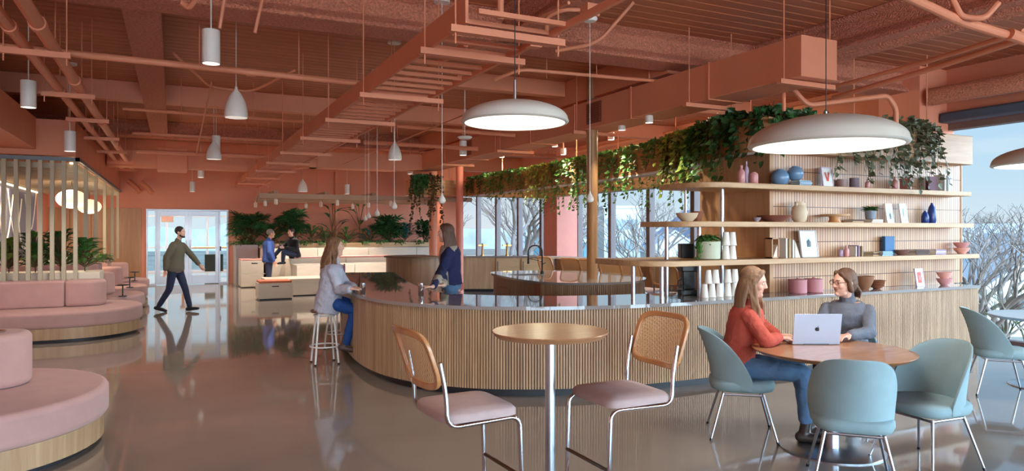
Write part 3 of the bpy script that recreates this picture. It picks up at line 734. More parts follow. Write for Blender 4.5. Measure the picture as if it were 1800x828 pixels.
# ------------------------------------------------------------------ shelf wall
TILE = bpy.data.materials.new('ribbed_cream_tile'); TILE.use_nodes = True
_t = TILE.node_tree; _b = _t.nodes['Principled BSDF']; _b.inputs['Roughness'].default_value = .32; _b.inputs['Specular IOR Level'].default_value = .35
_c = _t.nodes.new('ShaderNodeTexCoord'); _mp = _t.nodes.new('ShaderNodeMapping'); _mp.inputs['Rotation'].default_value = (PI / 2, 0, 0)
_s = _t.nodes.new('ShaderNodeSeparateXYZ'); _cx = _t.nodes.new('ShaderNodeCombineXYZ')
_t.links.new(_c.outputs['Object'], _s.inputs[0]); _t.links.new(_s.outputs['X'], _cx.inputs['X']); _t.links.new(_s.outputs['Z'], _cx.inputs['Y'])
_k = _t.nodes.new('ShaderNodeTexBrick'); _k.offset = 0; _k.inputs['Scale'].default_value = 1
_k.inputs['Brick Width'].default_value = .045; _k.inputs['Row Height'].default_value = .215; _k.inputs['Mortar Size'].default_value = .005; _k.inputs['Mortar Smooth'].default_value = .1
_k.inputs['Color1'].default_value = lin((216, 176, 136)) + (1,); _k.inputs['Color2'].default_value = lin((198, 152, 124)) + (1,); _k.inputs['Mortar'].default_value = lin((104, 70, 56)) + (1,)
_t.links.new(_cx.outputs[0], _k.inputs[0]); _t.links.new(_k.outputs['Color'], _b.inputs['Base Color'])
_p = _t.nodes.new('ShaderNodeBump'); _p.inputs['Strength'].default_value = .8; _p.inputs['Distance'].default_value = .006; _p.invert = True
_t.links.new(_k.outputs['Fac'], _p.inputs['Height']); _t.links.new(_p.outputs[0], _b.inputs['Normal'])
SX0, SX1, SY = 6.42, 10.18, 6.13
t = thing('shelf_wall', 'wall shelving unit backed with ribbed cream tiles and oak end panels', 'shelving unit', (8, SY, 0))
mb = MB(); mb.box(SX0 + .06, SX1 - .03, SY, SY + .04, .9, 2.6); W(mb, 'tile_back', TILE, t, smooth=0)
mb = MB(); mb.box(SX0, SX0 + .06, SY - .01, 7.35, .9, 2.6); W(mb, 'end_panel', OAKP, t, bevel=.004)
mb = MB(); mb.box(SX1 - .03, SX1, SY - .01, 7.2, .9, 2.6); W(mb, 'end_panel', OAKP, t, bevel=.004)
mb = MB(); mb.box(SX0 + .06, SX1 - .03, SY + .04, 7.2, .91, 2.6); W(mb, 'core', OAKP, t)
def board(z, xl, xr, yf, yb, th=.06, r=.28):
    """shelf with a rounded left end sweeping back"""
    pts = [(xr, yf)] + [(xl + r, yf)]
    for k in range(1, 10):
        a = PI / 2 * k / 9; pts.append((xl + r - r * math.sin(a), yf + r - r * math.cos(a)))
    pts += [(xl, yb), (xr, yb)]
    # notch so the board stops at the tiles right of the end panel
    mb = MB()
    a = [(xr, yf)] + pts[1:-1] + [(SX0, yb), (SX0, SY), (xr, SY)]
    mb.prism(a, z - th, z); return mb
SH = [(2.18, 5.15, 9.92), (1.745, 4.88, 9.98), (1.32, 4.42, 10.1)]
for (z, xl, xr) in SH:
    board(z, xl, xr, 5.84, 6.85 if z < 1.4 else 6.6, r=.45 if z < 1.4 else .35).build('shelf', OAKH, t, loc=tuple(-V(t.location)), bevel=.005, smooth=30)
for x, y, zt in ((4.75, 6.05, 1.28), (5.2, 6.05, 1.70), (5.26, 6.35, 1.28), (5.75, 5.95, 2.14), (6.1, 6.0, 1.28), (6.12, 5.97, 2.14), (5.35, 6.4, 2.14)):
    pass
for px_, d_, zt in ((1113, 7.55, 1.276), (1163, 7.55, 1.276), (1172, 7.85, 1.70), (1229, 7.9, 1.70), (1269, 8.0, 2.136)):
    c = G(px_, .9, d_); mb = MB(); mb.lathe([(.024, .9), (.024, zt)], c=(c.x, c.y, 0), n=14); W(mb, 'post', STEEL, t)
c = G(1205, 1.745, 8.15); mb = MB(); mb.lathe([(.014, 1.745), (.014, 2.14)], c=(c.x, c.y, 0), n=12); W(mb, 'post', STEEL, t)

# ------------------------------------------------------------------ hanging planter ring
hz0, hz1 = 2.57, 2.97
t = thing('planter_box', 'oak clad ceiling-hung planter box ringing the kitchen above the shelves', 'hanging planter', (7, 8, 2.57))
def seg(p, q, w_, side=1, nm='planter_section', m=OAKY):
    p, q = V((p[0], p[1], 0)), V((q[0], q[1], 0)); tt = (q - p).normalized(); nn = V((-tt.y, tt.x, 0)) * side * w_
    mb = MB(); mb.prism([(v.x, v.y) for v in (p, q, q + nn, p + nn)], hz0, hz1); return W(mb, nm, m, t, bevel=.006)
seg((10.1, 5.93), (6.2, 5.93), .5, -1, m=wood('oak_header_front', (186, 142, 104), (208, 168, 130), stretch=(.7, .7, 7)))
hp = smoothpath([(6.2, 5.93), (6.12, 6.3), (6.3, 7.0), (6.6, 8.0), (6.85, 9.6), (6.98, 11.6), (7.0, 14), (7.0, 17.1)], .15)
mb = MB(); hin = offset(hp, -.42)
if (hin[-1] - V((6.58, 17.1, 0))).length < .1: hin = offset(hp, .42)
mb.ribbon(hp, hin, hz0, hz1); W(mb, 'planter_section', OAKY, t, smooth=25)
seg((7.4, 17.1), (5.45, 17.1), .42, -1)
seg((9.2, 6.5), (9.2, 17.4), .35, -1); seg((9.2, 17.2), (7.3, 17.2), .35, -1)
so = offset(hp, .02 if (offset(hp, .02)[-1] - hin[-1]).length < .45 - .03 else -.02)
mb = MB(); mb.ribbon([p for p in hp], [p.lerp(q, .08) for p, q in zip(hp, hin)], hz0 - .03, hz0 - .001); W(mb, 'edge_profile', mat('white_edge_profile', (226, 226, 226), .3), t, smooth=25)
for (x, y) in ((7.2, 8.8), (7.3, 12), (7.3, 15.5), (9.0, 9), (9.0, 13), (8.0, 6.2), (9.5, 6.2)):
    mb = MB(); mb.tube([(x, y, hz1), (x, y, ZC + .02)], .009, 6); W(mb, 'hanger', SAL, t)
for (x, y) in ((7.15, 9.5), (7.22, 11.5), (7.25, 13.5), (7.25, 15.5)):
    lamp('grow_light', 'POINT', (x, y, hz1 + .28), 26, size=.08, color=(1, .93, .62))
# ------------------------------------------------------------------ objects on the shelves
PINKG = mat('pink_glaze', (220, 156, 152), .3); PURG = mat('lilac_glaze', (186, 164, 190), .3); BLUEG = mat('blue_glaze', (116, 152, 186), .22)
NAVY = mat('cobalt_glaze', (34, 60, 128), .3); CREAMG = mat('cream_stoneware', (222, 200, 170), .6); TERR = mat('terracotta_brown', (146, 88, 62), .6)
BW = mat('book_white', (228, 222, 212), .7); BBR = mat('book_brown', (92, 66, 56), .7); BBU = mat('book_burgundy', (104, 44, 60), .6); BBL = mat('book_blue', (30, 92, 144), .5)
BLB = mat('book_light_blue', (150, 182, 200), .6); BPU = mat('book_mauve', (176, 150, 172), .7); PAGE = mat('book_pages', (236, 228, 208), .8); BTAN = mat('book_tan', (196, 164, 124), .7)
ys_ = 5.99
def on(px_, z, y=ys_): q = onY(px_, 400, y); return V((q.x, y, z))
def vase(px_, z, prof, m, label, group=None, y=ys_, name='vase', cat='vase'):
    c = on(px_, z, y); mb = MB(); mb.lathe(prof, n=24); o = mb.build(name, m, loc=c, smooth=50); return tag(o, label, cat, group)
def sc_(prof, s_, h): return [(r * s_, z * h) for r, z in prof]
BOT = [(.7, 0), (1, .08), (1, .6), (.75, .72), (.35, .8), (.35, .96), (.45, 1), (.3, 1), (.28, .8)]
SPH = [(.45, 0), (.8, .12), (1, .42), (.95, .65), (.7, .86), (.38, .96), (.36, 1), (.3, 1), (.3, .93)]
JAR = [(.8, 0), (1, .08), (1, .75), (.85, .9), (.5, .95), (.5, 1), (.42, 1), (.4, .9)]
TEAR = [(.8, 0), (1, .1), (1, .5), (.7, .8), (.28, .93), (.3, 1), (.2, 1), (.2, .93)]
z1, z2, z3, z4 = 2.18, 1.745, 1.32, .9
vase(1303, z1, sc_(BOT, .042, .21), PINKG, 'pink bottle vase at the left end of the top shelf', y=6.0)
vase(1312, z1, sc_(BOT, .028, .27), PURG, 'tall slim lilac bottle on the top shelf behind pink pair', y=6.06)
vase(1325, z1, sc_(JAR, .05, .14), PINKG, 'squat pink jar, shorter of the two pink vessels on the top shelf')
vase(1371, z1, sc_(SPH, .105, .19), BLUEG, 'round blue vase standing directly on the top shelf')
def book_stack(px_, z, spec, label, group=None, y=ys_, w_=.2, dpt=.14):
    c = on(px_, z, y); zz = 0
    names = ['lowest', 'second', 'third', 'fourth', 'fifth']
    for k, (th, m_, dw) in enumerate(spec):
        t_ = thing('book', label % names[k], 'book', (c.x + dw, c.y, z + zz), random.uniform(-.06, .06), group=group)
        mb = MB(); mb.box(-w_ / 2, w_ / 2, -dpt / 2, dpt / 2, 0, .003); mb.box(-w_ / 2, w_ / 2, -dpt / 2, dpt / 2, th - .003, th); mb.box(-w_ / 2, w_ / 2, -dpt / 2, -dpt / 2 + .003, 0, th); mb.build('cover', m_, t_, smooth=0)
        mb = MB(); mb.box(-w_ / 2 + .004, w_ / 2 - .004, -dpt / 2 + .004, dpt / 2 - .004, .003, th - .003); mb.build('pages', PAGE, t_, smooth=0); zz += th + .001
    return zz
h_ = book_stack(1408, z1, [(.022, BLB, 0), (.022, BLUEG, .01), (.02, BLB, -.01)], 'blue book under a round blue vase on the top shelf, %s of three')
c = on(1398, z1 + h_); mb = MB(); mb.lathe(sc_(SPH, .095, .17), n=24); o = mb.build('vase', BLUEG, loc=c, smooth=50); tag(o, 'round blue vase resting on the stack of blue books', 'vase')
def upright(px_, z, wd, hh, m_, label, group=None, y=ys_, dpt=.15, lean=0):
    c = on(px_, z, y); t_ = thing('book', label, 'book', c, 0, group)
    mb = MB(); M_ = Matrix.Rotation(lean, 4, 'Y')
    mb.box(-wd / 2, -wd / 2 + .003, -dpt / 2, dpt / 2, 0, hh, M_); mb.box(wd / 2 - .003, wd / 2, -dpt / 2, dpt / 2, 0, hh, M_); mb.box(-wd / 2, wd / 2, -dpt / 2, -dpt / 2 + .003, 0, hh, M_); mb.build('cover', m_, t_, smooth=0)
    mb = MB(); mb.box(-wd / 2 + .003, wd / 2 - .003, -dpt / 2 + .003, dpt / 2 - .004, .003, hh - .004, M_); mb.build('pages', PAGE, t_, smooth=0); return t_
def framed(px_, z, w_, h, fm, label, art, y=ys_, rz=.12, tilt=.14, mat_w=.03):
    c = on(px_, z, y); t_ = thing('picture_frame', label, 'framed picture', c, rz)
    R_ = Matrix.Rotation(-tilt, 4, 'X')
    mb = MB(); b = .012
    for a in ((-w_ / 2, -w_ / 2 + b, 0, h), (w_ / 2 - b, w_ / 2, 0, h), (-w_ / 2, w_ / 2, 0, b), (-w_ / 2, w_ / 2, h - b, h)): mb.box(a[0], a[1], -.01, .01, a[2], a[3], R_)
    mb.build('frame', fm, t_, smooth=0)
    mb = MB(); mb.box(-w_ / 2 + b, w_ / 2 - b, -.004, .006, b, h - b, R_); mb.build('paper', WHITE, t_, smooth=0)
    for (m_, poly) in art:
        mb = MB(); vs = [R_ @ V((u * w_, -.0055, v * h)) for u, v in poly]; vs2 = [v_ + V((0, .001, 0)) for v_ in vs]
        n = len(vs); mb.add(vs + vs2, [tuple(range(n)), tuple(reversed(range(n, 2 * n)))] + [(i, (i + 1) % n, n + (i + 1) % n, n + i) for i in range(n)]); mb.build('artwork', m_, t_, smooth=0)
    return t_
REDI = mat('coral_ink', (226, 96, 84), .7); BLI = mat('blue_ink', (84, 128, 160), .7); GRI = mat('green_ink', (120, 168, 150), .7); PALE = mat('pale_wash', (206, 218, 214), .7); NAVI = mat('slate_ink', (70, 92, 120), .7)
PFR = mat('lilac_frame', (214, 196, 214), .4)
framed(1456, z1, .22, .25, PFR, 'small lilac frame with a coral V-shaped print on the top shelf', [(REDI, [(-.25, .72), (-.12, .76), (0, .45), (.1, .78), (.22, .72), (.1, .3), (-.1, .3)])])
vase(1502, z1, sc_([(.75, 0), (1, .1), (1, 1), (.9, 1), (.88, .15)], .06, .13), mat('grey_mauve_pot', (128, 110, 122), .5), 'small grey mauve pot beside the coral print on top shelf', name='pot', cat='pot')
vase(1480, z1, sc_([(.8, 0), (1, .1), (1, 1), (.9, 1), (.88, .15)], .055, .11), mat('taupe_pot', (168, 140, 136), .5), 'small taupe pot right beside the coral print', name='pot', cat='pot', y=6.04)
vase(1525, z1, sc_(BOT, .03, .12), PINKG, 'tiny pink bottle under the trailing vines on top shelf')
vase(1573, z1, sc_(BOT, .035, .17), PINKG, 'pink bottle half hidden by vines on the top shelf')
upright(1592, z1, .03, .16, PINKG, 'thin pink book behind the hanging vines')
c = on(1637, z1); t_ = thing('book', 'burgundy book facing forward near the right end of top shelf', 'book', c)
mb = MB(); mb.box(-.09, .09, -.02, .02, 0.02, .2); mb.build('cover', BBU, t_, bevel=.002)
mb = MB(); mb.box(-.1, .1, -.05, .05, 0, .02); mb.build('stand', BBR, t_)
upright(1652, z1, .03, .23, BW, 'first white book beside the burgundy book')
upright(1658, z1, .025, .22, BW, 'second white book beside the burgundy book, nearer the zebra vase')
c = on(1668, z1); mb = MB(); mb.lathe([(.035, 0), (.05, .1), (.075, .22), (.07, .22), (.045, .1), (.0, .01)], n=20, sy=.5); o = mb.build('vase', mat('grey_veined_vase', (204, 200, 206), .4, var=.35, vscale=40, stretch=(1, 1, .3)), loc=c); tag(o, 'flared grey white veined vase at right end of the top shelf', 'vase')
# second shelf
def bowl(px_, z, r, h, m_, label, y=ys_, group=None, tilt=0, cat='bowl'):
    c = on(px_, z, y); mb = MB(); mb.lathe([(r * .45, 0), (r * .5, .01), (r * .85, h * .55), (r, h), (r * .94, h), (r * .8, h * .55), (r * .4, .02), (0, .018)], n=28)
    o = mb.build('bowl', m_, loc=c, smooth=50); o.rotation_euler.y = tilt; return tag(o, label, cat, group)
bowl(1208, z2, .13, .1, CREAMG, 'tan bowl at the rounded left end of the second shelf', y=6.25)
bowl(1226, z2, .07, .12, TERR, 'small brown scoop bowl beside the tan bowl on second shelf', y=6.2)
bowl(1361, z2, .2, .075, mat('walnut_bowl', (140, 82, 66), .4), 'wide shallow walnut bowl on the second shelf', y=5.92)
bowl(1330, z2, .05, .05, mat('lilac_cup', (170, 150, 160), .4), 'tiny lilac bowl left of the walnut bowl', y=5.93)
vase(1405, z2, [(.06, 0), (.085, .04), (.095, .12), (.08, .18), (.05, .21), (.055, .245), (.045, .245), (.04, .2)], CREAMG, 'lumpy cream stoneware vase with ear handles on the second shelf')
c = on(1405, z2); mb = MB(); mb.ell(c + V((-.06, -.01, .215)), .02, .018, .025); mb.ell(c + V((.06, -.01, .215)), .02, .018, .025); o_ = mb; o_.build('handle', CREAMG, [o for o in COL.objects if o.name.startswith('vase')][-1], loc=tuple(-c))
c = on(1467, z2, 5.93); t_ = thing('cake_stand', 'round oak cake stand on the second shelf', 'cake stand', c)
mb = MB(); mb.lathe([(0, .075), (.17, .075), (.175, .085), (.17, .1), (0, .1)], n=32); mb.build('plate', OAKH, t_); mb = MB(); mb.lathe([(.075, 0), (.06, .04), (.065, .075)], n=24); mb.build('foot', mat('orange_oak', (206, 142, 84), .4), t_)
h_ = book_stack(1534, z2, [(.022, BW, 0), (.02, BW, .005)], 'white book beneath the small potted plant, %s of two', w_=.2)
POTP = on(1530, z2 + h_, 5.97)
book_stack(1500, z2, [(.02, BTAN, 0), (.018, BBR, .01)], 'flat brown book between cake stand and potted plant, %s of two', w_=.2)
framed(1565, z2, .165, .255, WHITE, 'white frame showing a blue vase print, left of the pair', [(PALE, [(-.3, .25), (.3, .25), (.3, .8), (-.3, .8)]), (BLI, [(-.02, .2), (.2, .2), (.22, .42), (.1, .52), (-.04, .42)])])
framed(1590, z2, .175, .26, WHITE, 'white frame showing a green leaf print, right of the pair', [(GRI, [(-.1, .4), (0, .25), (.08, .5), (.12, .72), (-.06, .78)])])
vase(1626, z2, sc_(TEAR, .047, .17), NAVY, 'shorter cobalt blue bottle vase on the second shelf')
vase(1638, z2, sc_(TEAR, .055, .28), NAVY, 'taller cobalt blue bottle vase on the second shelf', y=6.03)
# third shelf
c = on(1245, z3, 6.05); PLP = c.copy()
vase(1245, z3, [(.105, 0), (.13, .01), (.135, .2), (.128, .205), (.12, .02)], mat('sage_pot', (192, 196, 170), .55), 'sage green cylinder pot on the left of the third shelf', y=6.05, name='plant_pot', cat='plant pot')
WC = mat('white_paper_cup', (238, 232, 222), .45)
def cup_stack(px_, z, y, label, n=5, first=[None]):
    q = on(px_, z, y)
    t_ = thing('cup_stack', label, 'stack of cups', q, group=None)
    mb = MB()
    mb.lathe([(.041, 0), (.043, .006), (.041, .008), (.029, .135), (.0, .135)], n=18); mb.build('cup', WC, t_)
    mb = MB(); mb.lathe([(.0425, -.0), (.0445, .004), (.0425, .009)], n=18); mb.build('rim', WC, t_)
    return t_
def pyramid(px0, z, y, dx, rows, where):
    q = on(px0, z, y); rw = ['bottom', 'upper', 'top']; nm = ['first', 'second', 'third']
    for r_, n in enumerate(rows):
        for k in range(n):
            t_ = thing('cup', 'upturned paper cup %s, %s row, %s from left' % (where, rw[r_], nm[k]), 'cup', (q.x + (k + .5 * (rows[0] - n)) * dx, q.y, z + r_ * .155), group='white cups ' + where)
            mb = MB(); mb.lathe([(.046, 0), (.047, .006), (.045, .008), (.031, .152), (.0, .154)], n=18); mb.build('cup_body', WC, t_)
            mb = MB(); mb.lathe([(.045, 0), (.05, .004), (.045, .009)], n=18); mb.build('rim', WC, t_)
pyramid(1276, z3, 5.98, .098, [2, 2], 'on the third shelf')
pyramid(1238, z4, 5.98, .108, [3, 2], 'on the bar between steel posts')
pyramid(1279, z4, 5.98, .105, [2, 2], 'on the bar beside the red sweater')
t_ = thing('bookend', 'wooden house-shaped bookend on the third shelf', 'bookend', on(1362, z3))
mb = MB(); mb.box(-.1, .02, -.05, .05, 0, .015); mb.box(.005, .02, -.05, .05, 0, .24); mb.box(-.1, -.085, -.05, .05, .0, .24); mb.box(-.1, .02, -.05, .05, .225, .24); mb.build('box_frame', OAKP, t_)
mb = MB(); mb.add([V((-.07, -.04, .015)), V((.0, -.04, .015)), V((.0, -.04, .16)), V((-.07, .04, .015)), V((.0, .04, .015)), V((.0, .04, .16))], [(0, 1, 2), (3, 5, 4), (0, 3, 4, 1), (1, 4, 5, 2), (2, 5, 3, 0)]); mb.build('wedge', CREAM, t_)
for k, px_ in enumerate((1374, 1380, 1386)):
    upright(px_, z3, .03, .235 - .01 * k, [BW, BTAN, BW][k], ['cream book nearest the wooden bookend', 'tan book, middle of three beside the bookend', 'cream book, right of three beside the bookend'][k])
mb = MB(); c = on(1395, z3); mb.add([V((-.03, -.05, 0)), V((.06, -.05, 0)), V((-.03, -.05, .2)), V((-.03, .05, 0)), V((.06, .05, 0)), V((-.03, .05, .2))], [(0, 1, 2), (3, 5, 4), (0, 3, 4, 1), (1, 4, 5, 2), (2, 5, 3, 0)]); o = mb.build('bookend', CREAM, loc=c); tag(o, 'cream triangular bookend closing the row of books', 'bookend')
framed(1424, z3, .3, .33, mat('grey_frame', (196, 192, 190), .4), 'large white matted print on the third shelf behind both seated women', [(PALE, [(-.14, .36), (.16, .36), (.16, .72), (-.14, .72)]), (NAVI, [(-.12, .38), (.1, .38), (.14, .56), (.02, .68), (-.12, .6)])], rz=.05)
vase(1488, z3, sc_(BOT, .03, .14), PINKG, 'small pink bottle on the third shelf right of print', y=5.95)
vase(1478, z3, sc_(JAR, .03, .09), PURG, 'small lilac jar on the third shelf right of print', y=6.0)
for k, px_ in enumerate((1496, 1501, 1507)):
    upright(px_, z3, .022, .13 + .01 * (k % 2), [BW, BPU, BTAN][k], ['small white upright book beside pink bottle', 'small mauve upright book beside pink bottle', 'small tan upright book beside pink bottle'][k])
book_stack(1533, z3, [(.018, BTAN, 0), (.016, BBR, 0), (.016, BTAN, .01)], 'thin tan and brown book left of the blue books, %s of the pile', w_=.15)
book_stack(1556, z3, [(.02, BLB, -.02), (.02, BLB, -.01), (.018, BLB, -.02)], 'light blue book lying in front of blue upright book, %s of three', w_=.19, y=5.92, dpt=.1)
c = on(1561, z3, 6.06); t_ = thing('book', 'large bright blue book standing on the third shelf', 'book', c)
mb = MB(); mb.box(-.09, .07, -.025, .025, 0, .25); mb.build('cover', BBL, t_, bevel=.002); mb = MB(); mb.box(.071, .1, -.025, .025, 0, .25); mb.build('spine', mat('book_teal_spine', (44, 110, 140), .5), t_, bevel=.002)
bowl(1584, z3, .1, .07, mat('brown_bowl', (132, 92, 84), .5), 'brown bowl between blue book and brown pile')
book_stack(1613, z3, [(.026, BBR, 0), (.022, BBR, .01), (.02, BBR, 0)], 'dark brown book in the wide pile on third shelf, %s of three', w_=.27)
book_stack(1645, z3, [(.024, BPU, 0), (.022, BW, 0), (.02, BPU, .005)], 'pale mauve book right of the dark brown pile, %s of three', w_=.23)
PKO = mat('pink_orange_glaze', (240, 176, 160), .3)
for k in range(2):
    o = bowl(1690, z3 + .075 * k, .105, .085, PKO if k == 0 else PINKG, ['lower', 'upper'][k] + ' pink bowl stacked at the right end of the third shelf')
# on the counter
for k, px_ in enumerate((1402, 1430)):
    c = on(px_, z4, 5.92); t_ = thing('canister', ('left' if k == 0 else 'right') + ' dusty pink lidded canister on the bar behind the laptop', 'canister', c)
    mb = MB(); mb.lathe([(.095, 0), (.105, .01), (.105, .15), (.1, .155), (.0, .155)], n=28); mb.build('body', mat('dusty_pink_canister', (184, 118, 122), .55), t_)
    mb = MB(); mb.lathe([(.108, .15), (.108, .165), (.05, .17), (.015, .172), (.018, .185), (0, .188)], n=28); mb.build('lid', MATS['dusty_pink_canister'], t_)
bowl(1519, z4, .12, .17, mat('wood_vessel', (146, 100, 70), .45), 'tall flared wooden vessel behind the woman with glasses', y=5.95)
for k in range(3): bowl(1541, z4 + .03 * k, .09 + .008 * k, .05, TERR, ['lowest', 'middle', 'top'][k] + ' of three nested brown bowls beside the wooden vessel', y=5.93)
framed(1618, z4, .2, .24, PFR, 'pink frame with coral square print on the bar', [(REDI, [(-.25, .2), (.25, .2), (.25, .8), (-.25, .8)]), (WHITE, [(-.12, .35), (.12, .35), (.12, .62), (-.12, .62)])], y=5.93)
for k in range(2): bowl(1660, z4 + .085 * k, .1, .095, PKO if k else PINKG, ['lower', 'upper'][k] + ' pink bowl stacked at the right end of the bar', y=5.93)
# coffee gear at the left end of the shelf unit
c = P(1208, 536, .9) ; c = G(1208, .9, 8.1)
t_ = thing('coffee_grinder', 'black coffee machine standing on the bar under the rounded shelf', 'coffee machine', c, -YAW)
mb = MB(); mb.box(-.09, .1, -.12, .12, .0, .06); mb.build('base', BLACKP, t_, bevel=.01); mb = MB(); mb.box(-.05, .1, .0, .12, .06, .3); mb.build('tower', BLACKP, t_, bevel=.01)
mb = MB(); mb.box(-.09, .1, -.12, .12, .27, .36); mb.build('head', BLACKP, t_, bevel=.012)
mb = MB(); mb.lathe([(.045, .07), (.06, .1), (.06, .17), (.04, .2), (.035, .2)], c=(-.02, -.06, 0), n=20); mb.build('glass_jug', GL, t_)
mb = MB(); mb.tube([(-.08, -.06, .18), (-.12, -.06, .16), (-.12, -.06, .1), (-.08, -.06, .09)], .006, 8); mb.build('jug_handle', BLACKP, t_)
c = G(1190, .9, 7.75); t_ = thing('wire_rack', 'small black wire rack on the bar left of the coffee machine', 'wire rack', c)
mb = MB()
for z in (.01, .07, .13):
    mb.tube([(.08 * math.cos(a), .08 * math.sin(a), z) for a in [2 * PI * k / 20 for k in range(21)]], .003, 5)
for k in range(8): a = 2 * PI * k / 8; mb.tube([(.08 * math.cos(a), .08 * math.sin(a), 0), (.08 * math.cos(a), .08 * math.sin(a), .13)], .003, 5)
mb.build('wire_basket', BLACKM, t_)
c = G(1206, 1.32, 8.25); t_ = thing('bag_dispenser', 'dark box with a twist of pale cloth on the third shelf tip', 'box', c, -YAW)
mb = MB(); mb.box(-.08, .08, -.08, .08, 0, .17); mb.build('box_body', BLACKP, t_, bevel=.01); mb = MB(); mb.ell((.1, -.02, .08), .02, .02, .07); mb.build('cloth', CREAM, t_)
# two steel tumblers on the bar
for k, (px_, py_, lb) in enumerate(((638, 515, 'tall shiny steel tumbler in the seated woman\'s hands'), (740, 520, 'tall shiny steel tumbler in front of the standing woman'))):
    c = P(px_, py_, .9); t_ = thing('tumbler', lb, 'tumbler', c)
    h = .125 if k == 0 else .15
    mb = MB(); mb.lathe([(.028, 0), (.03, .004), (.033, h), (.03, h), (.027, .01), (0, .01)], n=24); mb.build('cup_body', CHR, t_); mb = MB(); mb.lathe([(.033, h - .006), (.036, h - .002), (.033, h + .002)], n=24); mb.build('rim', CHR, t_)
    if k == 0: HAND_CUP = c.copy()
    else: HAND_CUP2 = c.copy()

# ------------------------------------------------------------------ lamps
def disc_pendant(px_, py_, d_, R_, label, k=0):
    c = D(px_, py_, d_); t_ = thing('pendant_lamp', label, 'pendant lamp', c)
    H = R_ * .42
    prof = [(R_ * .93, 0), (R_ * .985, .004), (R_, R_ * .03), (R_ * .985, R_ * .07)]
    for i in range(1, 12):
        a = i / 11; prof.append((R_ * .985 * math.cos(a * PI / 2) ** 1.12, R_ * .07 + (H - R_ * .07) * math.sin(a * PI / 2)))
    mb = MB(); mb.lathe(prof[:-1] + [(0.0, H)], n=72, cap=False); mb.build('shade', PEND, t_, smooth=50)
    mb = MB(); mb.lathe([(0, .035), (R_ * .9, .035), (R_ * .93, .002)], n=72); mb.build('diffuser', LIT, t_)
    mb = MB(); mb.tube([(0, 0, H - .01), (0, 0, H + .03 + .1 * k)], .009, 10); mb.build('stem', STEEL, t_)
    mb = MB(); mb.tube([(0, 0, H + .02), (0, 0, ZC + .02 - c.z)], .0035, 8); mb.build('cord', BLACKM, t_)
    mb = MB(); mb.lathe([(.06, ZC - c.z - .03), (.06, ZC - c.z + .01)], n=20); mb.build('canopy', SAL, t_)
    lamp('lamp_light', 'AREA', (0, 0, -.02), 13 * (R_ / .56) ** 2, t_, size=R_ * 1.7, color=(1, .94, .86))
disc_pendant(905, 217, 4.35, .338, 'large warm grey disc pendant above the high round table', 1)
disc_pendant(1452, 258, 5.2, .56, 'largest warm grey disc pendant, over the table with the laptop', 0)
c3 = D(1845, 291, 7.0); disc_pendant(1845, 291, 7.0, .5, 'warm grey disc pendant cut off by the right edge, over the far blue chair', 0)
def cyl_pendant(px_, py_, w_px, label, top=None, hh=.295):
    d_ = FPX * .15 / w_px; c = D(px_, py_, d_); t_ = thing('cylinder_pendant', label, 'pendant lamp', c, group=None)
    mb = MB(); mb.lathe([(.07, .0), (.075, .002), (.075, hh - .004), (.07, hh), (0, hh)], n=28, cap=False); mb.build('shade', WPAINT, t_)
    mb = MB(); mb.lathe([(0, .012), (.066, .012), (.07, .0)], n=28); mb.build('diffuser', LIT, t_)
    zt = ZC - c.z
    mb = MB(); mb.tube([(0, 0, hh), (0, 0, zt + .02)], .006, 8); mb.build('cord', WPAINT, t_)
    mb = MB(); mb.lathe([(.0, zt - .03), (.09, zt - .03), (.09, zt + .02)], n=24); mb.build('canopy', WPAINT, t_)
    lamp('lamp_light', 'SPOT', (0, 0, -.02), 80, t_, .07, (1, .92, .82), spot=120)
for a in ((371, 112, 30, 'largest white cylinder pendant hanging at the upper left'), (50, 189, 24, 'white cylinder pendant nearest the left edge'), (123, 266, 18, 'white cylinder pendant before the salmon bulkhead above the slat screen'),
          (380, 266, 14, 'white cylinder pendant beside a small white bell lamp'), (353, 312, 10.5, 'small white cylinder pendant above the glass doors, upper one'), (338, 337, 9, 'small white cylinder pendant above the glass doors, lower one'),
          (814, 273, 13, 'slim white cylinder lamp under a round disc left of large disc pendant'), (721, 306, 9.5, 'small white cylinder pendant left of the salmon column'), (610, 341, 8.5, 'tiny white cylinder pendant in front of the beige trellis')):
    cyl_pendant(*a)
def bell(px_, py_, w_px, label):
    d_ = FPX * .25 / w_px; c = D(px_, py_, d_); t_ = thing('bell_pendant', label, 'pendant lamp', c)
    prof = [(.118, 0), (.125, .01), (.124, .06), (.115, .12), (.098, .18), (.072, .24), (.04, .29), (.02, .31), (.012, .35), (0, .352)]
    mb = MB(); mb.lathe(prof, n=32, cap=False); mb.build('shade', mat('opal_white_bell', (240, 236, 230), .4), t_, smooth=60)
    mb = MB(); mb.lathe([(0, .008), (.112, .008), (.118, .0)], n=32); mb.build('diffuser', glow('bell_diffuser', (250, 240, 226), .6), t_)
    zt = ZC - c.z; mb = MB(); mb.tube([(0, 0, .35), (0, 0, zt + .02)], .0045, 8); mb.build('cord', WPAINT, t_)
    mb = MB(); mb.lathe([(.0, zt - .03), (.06, zt - .03), (.06, zt + .02)], n=20); mb.build('canopy', WPAINT, t_)
    lamp('lamp_light', 'AREA', (0, 0, .004), 22, t_, .2, (1, .88, .74))
bell(415, 207, 39, 'largest white bell pendant at the upper left'); bell(376, 280, 25, 'white bell pendant half behind a white cylinder lamp'); bell(694, 281, 24, 'white bell pendant above the seated woman at the bar'); bell(532, 337, 16.5, 'smallest white bell pendant in front of beige trellis')
